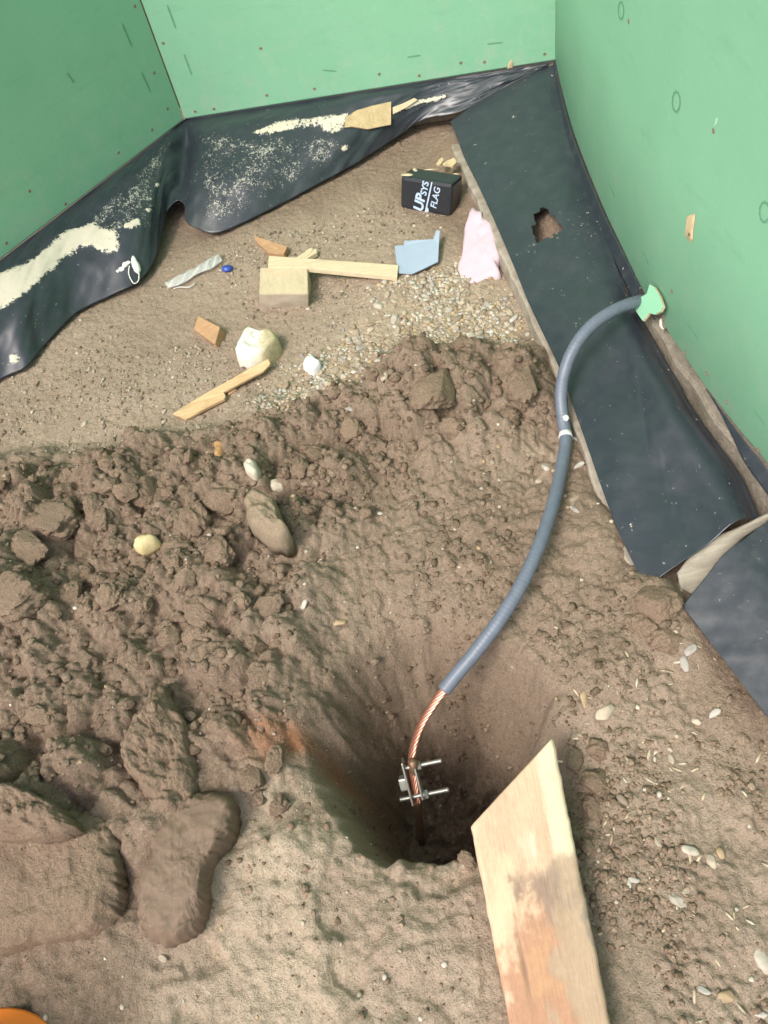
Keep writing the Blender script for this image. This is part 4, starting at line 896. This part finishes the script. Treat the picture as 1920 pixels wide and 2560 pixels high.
def lettering(txt, size, org, xdir, ydir, bold=.0):
    cu = bpy.data.curves.new("lettering", 'FONT'); cu.body = txt; cu.size = size; cu.offset = bold; cu.extrude = 0.0003
    ob = bpy.data.objects.new("tmp", cu); COL.objects.link(ob); bpy.context.view_layer.update()
    me = bpy.data.meshes.new_from_object(ob.evaluated_get(bpy.context.evaluated_depsgraph_get())); bpy.data.objects.remove(ob)
    n_ = np.cross(xdir, ydir); n_ /= np.linalg.norm(n_); me.materials.append(M["print"])
    m_ = Matrix(((xdir[0], ydir[0], n_[0], org[0]), (xdir[1], ydir[1], n_[1], org[1]), (xdir[2], ydir[2], n_[2], org[2]), (0, 0, 0, 1)))
    o = bpy.data.objects.new("lettering", me); COL.objects.link(o); o.parent = bk; o.matrix_parent_inverse = Matrix.Translation(-Vector(bk.location)); o.matrix_basis = m_
def fp(u, v): return p0 + ax * bw * u + up * bh * v + nf * .0006
xd = up * .985 + ax * .17; xd /= np.linalg.norm(xd); yd = np.cross(nf, xd); yd /= np.linalg.norm(yd)
lettering("UP", .036, fp(.45, .01), xd, yd, .0012)
lettering("SYS", .0235, fp(.515, .52), xd, yd, .0005)
lettering("FLAG", .0235, fp(.72, .18), xd, yd, .0003)
V = [fp(.500, .02), fp(.530, .02), fp(.630, .97), fp(.605, .97)]; link("printed_line", pymesh("printed_line", V, [(0, 1, 2, 3)]), M["print"], bk, False)
V = [fp(.53, .02), fp(.58, .06), fp(.57, .16), fp(.54, .2)]; link("printed_line", pymesh("printed_line", V, [(0, 1, 2, 3)]), M["print"], bk, False)
top_c = p0 + ax * bw * .5 + up * (bh + .0006) - nf * depth * .5
for u, v, a, b, an in ((-.40, -.34, .017, .010, .4), (-.38, .2, .016, .006, -.8), (-.15, .42, .020, .003, .5), (.38, .4, .010, .003, .3)):
    c = top_c + ax * bw * u - nf * depth * v; x_ = ax * math.cos(an) - nf * math.sin(an); y_ = ax * math.sin(an) + nf * math.cos(an); k_ = 9
    ring = [c + x_ * a * math.cos(2 * math.pi * k / k_) * (.6 + .5 * random.random()) + y_ * b * math.sin(2 * math.pi * k / k_) * (.6 + .5 * random.random()) + up * .0004 for k in range(k_)]
    link("torn_wrap", pymesh("torn_wrap", [c + up * .002] + ring, [(0, 1 + k, 1 + (k + 1) % k_) for k in range(k_)]), WD["pale"], bk, False)
for (x, y), s_, lb in ((c1(800, 225), [(-85, 15), (-30, -25), (60, -60), (90, -10), (40, 45), (-20, 30)], "broad pale wood chip behind the black printed block"), (c1(680, 215), [(-45, 30), (-10, -25), (35, -55), (45, -20), (0, 35)], "small narrow wood chip behind the black printed block")):
    zc_ = gz(x, y) + .035; prism("wood_chip", [(x + a * .1771, y + b * .1771, zc_ + .004 * random.random()) for a, b in s_], .006, M["raw"], lb, "wood chip", .0006)

# ------------------------------------------------------------------ clods of the heap
CL = [rock_mesh("soil_clod", 1.0, 5, .26, 1.3, 400 + 17 * k, (1, .72 + .25 * random.random(), .55 + .2 * random.random()), 4, .075) for k in range(9)]
for m_ in CL: m_.materials.append(M["clod"])
def clod(p, r, label, group=None, k=None, sink=.5, rot=None):
    o = bpy.data.objects.new("soil_clod", CL[random.randrange(len(CL)) if k is None else k]); COL.objects.link(o)
    o.scale = (r, r, r); o.rotation_euler = rot or (random.uniform(-.4, .4), random.uniform(-.4, .4), random.uniform(0, 6.28)); o.location = (p[0], p[1], p[2] + r * (.62 - 2 * .62 * sink)); return tag(o, label, "soil clod", group)
spec = [(935, 850, .052, "big crumbly clod crowning the far ridge of dug soil"), (1130, 835, .040, "large clod next to the kerb at the far end of the dug soil"), (60, 1180, .045, None), (310, 1060, .038, None), (420, 1120, .042, None), (480, 1080, .036, None), (130, 1120, .05, None), (385, 1190, .034, None),
        (470, 1200, .038, None), (30, 1290, .06, None), (150, 1290, .03, None), (340, 1080, .03, None), (240, 1290, .026, None), (430, 1320, .028, None), (370, 1380, .024, None), (580, 1310, .028, None), (545, 1390, .03, None), (270, 1060, .028, None), (215, 1120, .028, None),
        (980, 925, .026, None), (1100, 900, .022, None), (760, 930, .03, None), (650, 1010, .024, None), (790, 1110, .018, None), (1420, 1300, .040, "rough clod squeezed into the gap between the two black flaps"), (1390, 1350, .03, "clod in front of the gap between the flaps"), (1440, 1380, .026, "small clod against the edge of the far black flap")]
MARKS = [((575, 1110), "near the large tan stone"), ((308, 1170), "close by the yellow oval stone"), ((60, 1290), "in the bulging shoulder of the heap"), ((420, 1300), "between the yellow oval stone and the leaning slab"), ((150, 1120), "between the yellow oval stone and the dusty soil"), ((450, 1060), "between the orange brown pebble and the large tan stone"), ((340, 1560), "above the leaning slab"), ((700, 1500), "near the rim of the dug hole"), ((150, 1030), "where the heap meets the dusty soil"), ((950, 870), "on the far ridge"), ((472, 960), "near the orange brown pebble"), ((40, 1600), "above the narrow crumbly ridge"), ((1130, 860), "beside the kerb"), ((740, 1250), "near the yellow brown elongated pebble"), ((760, 920), "where the heap meets the gravel spill")]
MK = [(dw(*a)[:2], b) for a, b in MARKS]
def near_mark(p, marks): return min(marks, key=lambda m_: math.hypot(m_[0][0] - p[0], m_[0][1] - p[1]))[1]
def heap_label(p, r):
    w_ = near_mark(p, MK); z_ = "small" if r < .013 else "middling" if r < .024 else "large"
    return "%s crumbly brown soil clod %s" % (z_, w_), "soil clods " + w_
for x, y, r, lb in spec:
    p = onground(x, y)
    if lb: clod(p, r, lb)
    else: clod(p, r, *heap_label(p, r))
def inside(P, poly):
    return polymask(np.array([P[0]]), np.array([P[1]]), poly, 1e-6)[0] > .5
heapin = [(-60, 1060), (120, 1020), (330, 980), (480, 980), (600, 940), (760, 870), (900, 800), (1150, 800), (1160, 900), (900, 980), (740, 1120), (660, 1300), (620, 1480), (520, 1620), (300, 1700), (-60, 1750)]
hp = gpoly(heapin); pts = []; xs = [p[0] for p in hp]; ys = [p[1] for p in hp]
while len(pts) < 165:
    p = (random.uniform(min(xs), max(xs)), random.uniform(min(ys), max(ys)))
    if not inside(p, hp): continue
    r = .0085 + .020 * random.random() ** 2.4
    if p[0] > -.25: r *= .72
    if all(math.hypot(p[0] - q[0], p[1] - q[1]) > 1.0 * (r + q[2]) for q in pts): pts.append((*p, r))
for x, y, r in pts: clod((x, y, gh(x, y)), r, *heap_label((x, y), r))
# the smooth cut slabs
blob("clay_slab", [(372, 1738), (400, 1718), (440, 1708), (500, 1722), (500, 1775), (480, 1815), (455, 1850), (440, 1890), (432, 1940), (420, 1985), (392, 2022), (340, 2036), (300, 2005), (288, 1960), (300, 1890), (318, 1850), (330, 1800)], .030, M["slick"], "smooth spade-cut clay slab with a bare grey brown face", "clay slab", dome=7, nz=.007, seed=51, tilt=(.04, .05), under=.05, rings=44, dens=9, edge=.016, crumb=1.0, rimonly=True)
blob("clay_slab", [(312, 1530), (330, 1492), (352, 1484), (385, 1535), (405, 1590), (412, 1660), (400, 1720), (372, 1745), (325, 1745), (285, 1690), (268, 1630), (285, 1575)], .040, M["clod"], "crumbly slab leaning above the smooth spade-cut slab", "clay slab", dome=6, nz=.012, seed=52, tilt=(-.30, .2), under=.06, rings=40, dens=9, edge=.02, crumb=1)
blob("clay_slab", [(-60, 1745), (60, 1770), (150, 1745), (235, 1770), (248, 1850), (240, 1950), (180, 2010), (60, 2030), (-60, 2030)], .036, M["clod"], "broad sunken slab of soil left of the smooth slab", "clay slab", dome=9, nz=.014, seed=53, tilt=(-.05, .12), under=.06, rings=50, dens=14, edge=.015, crumb=.8, rimonly=True)
blob("clay_slab", [(-60, 1690), (40, 1700), (100, 1725), (150, 1775), (90, 1800), (-60, 1790)], .036, M["clod"], "narrow crumbly ridge of soil behind the broad sunken slab", "clay slab", dome=4, nz=.012, seed=54, tilt=(0, .2), under=.05, rings=36, dens=14, edge=.02, crumb=1)
for i, (x, y, r) in enumerate([(600, 1745, .020), (545, 1680, .026), (590, 1640, .022), (560, 1720, .018), (1010, 1860, .016), (1240, 1640, .02), (1290, 1690, .024), (1280, 1750, .02), (1300, 1620, .022), (1270, 1830, .016)]):
    clod(onground(x, y), r, "small clod in the trodden mud between slab and hole" if i < 5 else "small clod on the soil along the plank's far side", "clods near hole" if i < 5 else "clods along plank")

# ------------------------------------------------------------------ pebbles, gravel, crumbs
def ico(sub):
    bm = bmesh.new(); bmesh.ops.create_icosphere(bm, subdivisions=sub, radius=1.0); V = np.array([v.co[:] for v in bm.verts]); F_ = np.array([[v.index for v in f.verts] for f in bm.faces]); bm.free(); return V, F_
PAL = np.array([(.54, .45, .34), (.64, .57, .47), (.45, .34, .23), (.66, .61, .54), (.38, .30, .22), (.54, .40, .24), (.50, .455, .41), (.64, .54, .41)])
PM = [stone_mat("pebble_%s" % "abcdefgh"[k], tuple(.50 * PAL[k]), tuple(np.minimum(1, .76 * PAL[k]))) for k in range(len(PAL))]
PB = []
for k in range(8):
    me = rock_mesh("pebble", 1.0, 3, .22, 1.1, 900 + 13 * k, (1, .78, .6), 7); me.materials.append(PM[k]); PB.append(me)
def pebble(p, r, k, label, group=None, el=1.0, rz=None, name="pebble"):
    o = bpy.data.objects.new(name, PB[k]); COL.objects.link(o); o.scale = (r * el, r, r); o.rotation_euler = (random.uniform(-.3, .3), random.uniform(-.3, .3), random.uniform(0, 6.28) if rz is None else rz)
    o.location = (p[0], p[1], p[2] + r * .10); return tag(o, label, "pebble", group)
PCOL = ["tan", "pale", "brown", "white", "dark brown", "ochre", "grey", "cream"]
PMK = [(dw(*a)[:2], b) for a, b in [((1030, 610), "in front of the pink foam"), ((900, 600), "by the pale blue scrap"), ((670, 785), "near the bright white angular stone"), ((560, 860), "beyond the split stick"), ((1120, 700), "against the kerb"), ((800, 720), "short of the pale stick's end"), ((900, 740), "at the foot of the far ridge")]]
gp = gpoly([(560, 880), (640, 780), (700, 745), (830, 630), (960, 590), (1080, 615), (1130, 720), (1090, 755), (960, 730), (850, 790), (700, 880), (600, 900)]); xs = [p[0] for p in gp]; ys = [p[1] for p in gp]; cnt = 0; used = []
while cnt < 190:
    p = (random.uniform(min(xs), max(xs)), random.uniform(min(ys), max(ys)))
    if not inside(p, gp): continue
    r = .0045 + .0075 * random.random() ** 2.4
    if any(math.hypot(p[0] - q[0], p[1] - q[1]) < .9 * (r + q[2]) for q in used): continue
    kk = random.choice([0, 1, 2, 0, 4, 7, 5, 6, 0, 2, 4]); w_ = near_mark(p, PMK)
    used.append((*p, r)); pebble((*p, gh(*p)), r, kk, "%s pebble in the gravel spill %s" % (PCOL[kk], w_), "gravel pebbles " + w_, 1 + .5 * random.random()); cnt += 1
single = [(658, 1305, .013, 3, 1.2, "white crumbling pebble on the slope above the dug hole"), (735, 1345, .012, 5, 1.6, "yellow brown elongated pebble on the slope above the hole"), (822, 1110, .007, 3, 1, "small white pebble right of the large tan stone"), (757, 885, .010, 6, 1.5, "grey pebble at the edge of the far ridge"),
          (1305, 1540, .017, 7, 1.5, "pale yellow broken stone between plank tip and black flap"), (1265, 1515, .013, 5, 1.6, "tan oval stone between plank tip and black flap"), (1492, 1838, .011, 1, 1.6, "pale pointed stone on the trodden soil right of the plank"), (1537, 1860, .012, 7, 1.2, "cream angular stone chip near an orange one"), (1558, 1845, .010, 5, 1.1, "orange stone chip near a cream one"),
          (1468, 1948, .016, 1, 1.5, "largest pale flat stone right of the plank"), (1480, 1925, .010, 0, 1.2, "tan pebble touching the largest pale stone"), (1368, 1902, .009, 3, 1.2, "white pebble, one of a touching pair by the plank"), (1358, 1915, .009, 3, 1.2, "white pebble, the other of a touching pair by the plank"), (1655, 2085, .018, 1, 1.6, "white stone cut by the edge far right of the plank"),
          (1565, 2155, .014, 5, 1.2, "orange brick chip on the soil far right of the plank"), (1520, 2140, .010, 3, 1.1, "white pebble beside the orange brick chip"), (1640, 2190, .010, 3, 1.2, "white pebble beyond the orange brick chip"), (1345, 1730, .010, 4, 1.3, "reddish pebble right of the plank tip"), (1420, 1820, .008, 0, 1.5, "small tan pebble right of the plank"),
          (1245, 950, .012, 3, 1.2, "white plaster lump beside the banded part of the cable"), (1252, 1005, .013, 3, 1.6, "white plaster lump right of the cable"), (1178, 1010, .016, 3, 1.1, "white plaster lump left of the cable"), (1165, 1040, .012, 7, 1.1, "cream plaster lump left of the cable"), (1240, 1100, .013, 3, 2.2, "long white plaster flake right of the cable"), (1490, 1405, .013, 6, 1.3, "pale grey stone near the edge of the far black flap"),
          (1478, 1432, .012, 6, 2.0, "grey slate flake near the far black flap"), (1545, 1540, .011, 3, 1.3, "white stone chip near the edge of the far black flap"), (1505, 1560, .009, 7, 1.2, "cream chip below the far black flap"), (1450, 1640, .008, 7, 1.8, "cream splinter on the soil right of the plank tip"), (1110, 690, .014, 3, 1.3, "white stone against the kerb"), (970, 672, .013, 3, 1.2, "white stone at the top of the gravel spill"),
          (720, 612, .006, 0, 1.3, "tiny tan pebble right of the square block"), (745, 608, .009, 5, 1.4, "orange pebble right of the square block"), (342, 1912, .006, 3, 1.3, "tiny white grit on the smooth spade-cut slab"), (830, 815, .012, 7, 1.9, "cream stone flake at the edge of the far ridge"), (600, 1040, .010, 0, 1.6, "tan pebble near the large tan stone"), (240, 1290, .012, 0, 1.2, "tan pebble low on the heap"), (253, 1290, .009, 1, 1.4, "whitish pebble low on the heap"),
          (355, 890, .008, 7, 1.6, "cream pebble on the dusty soil below the reddish offcut"), (308, 850, .008, 2, 1.2, "brown pebble on the dusty soil"), (182, 917, .010, 7, 1.6, "pale pebble on the dusty soil beyond the heap"), (428, 922, .010, 0, 1.2, "tan pebble between split stick and heap"), (455, 613, .006, 3, 1.6, "tiny white chip under the clear strip"), (353, 2068, .010, 0, 1.2, "pale pebble in the mud below the smooth slab")]
for x, y, r, k, el, lb in single: pebble(onground(x, y), r * (.55 if 'plaster' in lb else .74), k, lb, None, min(el, 1.6))

def scatter(name, V0, F0, n, poly, rfn, colors, seed, mat, label, cat, sink=.2, dens=None, squash=.7, jit=.18):
    rg = np.random.default_rng(seed); poly = gpoly(poly); xs = [p[0] for p in poly]; ys = [p[1] for p in poly]; P = np.zeros((0, 2))
    while len(P) < n:
        q_ = np.stack([rg.uniform(min(xs), max(xs), 4 * n), rg.uniform(min(ys), max(ys), 4 * n)], 1); m_ = polymask(q_[:, 0], q_[:, 1], poly, .05) > rg.random(len(q_))
        if dens is not None: m_ &= dens(q_[:, 0], q_[:, 1]) > rg.random(len(q_))
        P = np.vstack([P, q_[m_]])
    P = P[:n]; z = np.array([gh(*p) for p in P]); r = rfn(rg, n); nv = len(V0)
    A = rg.uniform(0, 6.28, n); ca, sa = np.cos(A), np.sin(A)
    dv = V0[None] * (1 + jit * rg.normal(size=(n, nv, 1))); el = 1 + .5 * rg.random(n)
    x = dv[..., 0] * el[:, None]; y = dv[..., 1]; W_ = np.stack([x * ca[:, None] - y * sa[:, None], x * sa[:, None] + y * ca[:, None], dv[..., 2] * squash], -1) * r[:, None, None]
    W_ += np.stack([P[:, 0], P[:, 1], z + r * (squash - 2 * squash * sink) * .9], 1)[:, None]
    Fa = (F0[None] + (np.arange(n) * nv)[:, None, None]).reshape(-1, 3); me = npmesh(name, W_.reshape(-1, 3), Fa, 3)
    ci = rg.integers(0, len(colors), n); C = np.array(colors)[ci] * (.8 + .4 * rg.random((n, 1))); setcol(me, "col", np.clip(np.repeat(C, nv, 0), 0, 1))
    o = link(name, me, mat); return tag(o, label, cat, None, "stuff")
i1V, i1F = ico(1); i2V, i2F = ico(2)
SOILC = [(.172, .121, .084), (.198, .142, .100), (.227, .166, .119), (.254, .190, .138), (.182, .130, .091)]
scatter("soil_crumbs", i1V, i1F, 1100, heapin, lambda g_, n: .0030 + .0070 * g_.random(n) ** 2.5, SOILC, 71, M["crumb"], "loose soil crumbs covering the dug heap", "soil", .42, None, .75, .2)
loosein = [(560, 920), (900, 800), (1180, 800), (1230, 950), (1330, 1250), (1440, 1280), (1500, 1400), (1400, 1500), (1230, 1580), (1190, 1640), (1040, 1810), (830, 1800), (700, 1650), (520, 1700), (600, 1300)]
scatter("soil_crumbs", i1V, i1F, 2000, loosein, lambda g_, n: .0018 + .0060 * g_.random(n) ** 3.5, SOILC, 72, M["crumb"], "loose soil crumbs on the slope round the dug hole", "soil", .45, lambda x, y: np.clip(.5 + 1.6 * fbm(x, y, 7, 3, 720), 0.05, 1), .7, .2)
scatter("soil_crumbs", i1V, i1F, 1700, [(1200, 1560), (1440, 1430), (1700, 1700), (1750, 2300), (1330, 2300), (1230, 1830)], lambda g_, n: .0014 + .0044 * g_.random(n) ** 4, list(1.3 * np.array(SOILC)), 73, M["crumb"], "soil crumbs on the trodden ground beside the plank", "soil", .45, lambda x, y: np.clip(.4 + 2 * fbm(x, y, 9, 3, 730), 0.03, 1), .7, .2)
scatter("soil_crumbs", i1V, i1F, 350, [(-100, 2300), (-60, 1700), (500, 1700), (700, 1690), (840, 1810), (1010, 1830), (1100, 2300)], lambda g_, n: .0014 + .0050 * g_.random(n) ** 4, list(1.4 * np.array(SOILC)), 74, M["crumb"], "soil crumbs on the trodden mud left of the plank", "soil", .48, lambda x, y: np.clip(.25 + 2.2 * fbm(x, y, 8, 3, 740), 0.02, 1), .7, .2)
scatter("soil_crumbs", i1V, i1F, 2600, [(-100, 1060), (-100, 850), (150, 700), (380, 560), (560, 510), (900, 420), (1100, 650), (860, 780), (560, 930), (200, 1000)], lambda g_, n: .0014 + .0036 * g_.random(n) ** 3, [(.22, .17, .125), (.32, .255, .195), (.40, .33, .26), (.50, .43, .345)], 75, M["crumb"], "fine grit strewn over the dusty soil by the wall", "grit", .3, lambda x, y: np.clip(.4 + 2 * fbm(x, y, 6, 3, 750), 0.05, 1), .7, .2)
scatter("gravel", i1V, i1F, 2600, [(540, 900), (640, 770), (720, 735), (830, 610), (960, 570), (1090, 590), (1150, 720), (1100, 770), (960, 745), (850, 810), (700, 900)], lambda g_, n: .0020 + .0045 * g_.random(n) ** 2.2, PAL * .70, 76, M["gravel"], "fine pale gravel spilled between the split stick and the kerb", "gravel", .42, lambda x, y: np.clip(.45 + 2 * fbm(x, y, 8, 3, 760), 0.05, 1), .7, .10)
scatter("grit", i1V, i1F, 380, [(-100, 2300), (-100, 1050), (600, 900), (1200, 800), (1450, 1300), (1750, 1700), (1750, 2300)], lambda g_, n: .0014 + .0034 * g_.random(n) ** 3, [(.48, .43, .36), (.42, .37, .29), (.38, .32, .24), (.36, .27, .16)], 77, M["gravel"], "scattered pale grit in the dug and trodden soil", "grit", .3, None, .6, .12)

sh = i1V * np.array([2.4, .7, .35])
scatter("wood_shavings", sh, i1F, 90, [(1220, 1450), (1440, 1330), (1700, 1600), (1750, 2300), (1340, 2300), (1230, 1830)], lambda g_, n: .0016 + .0022 * g_.random(n), [(.46, .38, .27), (.40, .32, .22), (.5, .44, .34)], 78, M["gravel"], "pale wood shavings trodden into the soil beside the plank", "shavings", .35, None, .7, .08)
scatter("wood_shavings", sh, i1F, 50, [(1300, 560), (700, 560), (600, 800), (900, 800), (1180, 700)], lambda g_, n: .0014 + .002 * g_.random(n), [(.58, .48, .33), (.5, .40, .27)], 79, M["gravel"], "pale wood shavings strewn around the gravel spill", "shavings", .35, None, .7, .08)
# ------------------------------------------------------------------ made-up orange hard hat, standing in for a blur, likely a finger
t = NT("orange_plastic", .35, .5); t.color((.85, .22, .03)); M["orange"] = t.m
hp_ = dw(-52, 2516, .03); hat = empty("standin_hat", (hp_[0], hp_[1], gh(hp_[0], hp_[1]) + .022)); tag(hat, "made-up orange safety helmet standing in for a blur at the edge of view", "helmet")
H0 = np.array(hat.location)
def revolve(prof, sx=1.0, sy=1.12, seg=48):
    V = [H0 + np.array([r * sx * math.cos(2 * math.pi * k / seg), r * sy * math.sin(2 * math.pi * k / seg), z]) for r, z in prof for k in range(seg)]
    return V, [(l_ * seg + k, l_ * seg + (k + 1) % seg, (l_ + 1) * seg + (k + 1) % seg, (l_ + 1) * seg + k) for l_ in range(len(prof) - 1) for k in range(seg)]
prof = [(.126, .012)] + [(.124 * math.cos(a), .018 + .142 * math.sin(a)) for a in np.linspace(.02, 1.565, 16)]
V, Q = revolve(prof); link("shell", pymesh("shell", V, Q), M["orange"], hat)
V, Q = revolve([(.118, .012), (.150, .004), (.152, .007), (.149, .010), (.122, .022)]); link("brim", pymesh("brim", V, Q), M["orange"], hat)
for s_ in (-1, 0, 1):
    P = np.array([H0 + np.array([s_ * .030 * math.sin(a) ** .5 if a > 0 else 0, .139 * math.cos(a), .018 + .1425 * math.sin(a) * (1 - .03 * abs(s_))]) for a in np.linspace(.5, 2.64, 30)])
    V, Q = tube(P, .0045, 10); link("crown_ridge", pymesh("crown_ridge", V, Q), M["orange"], hat)
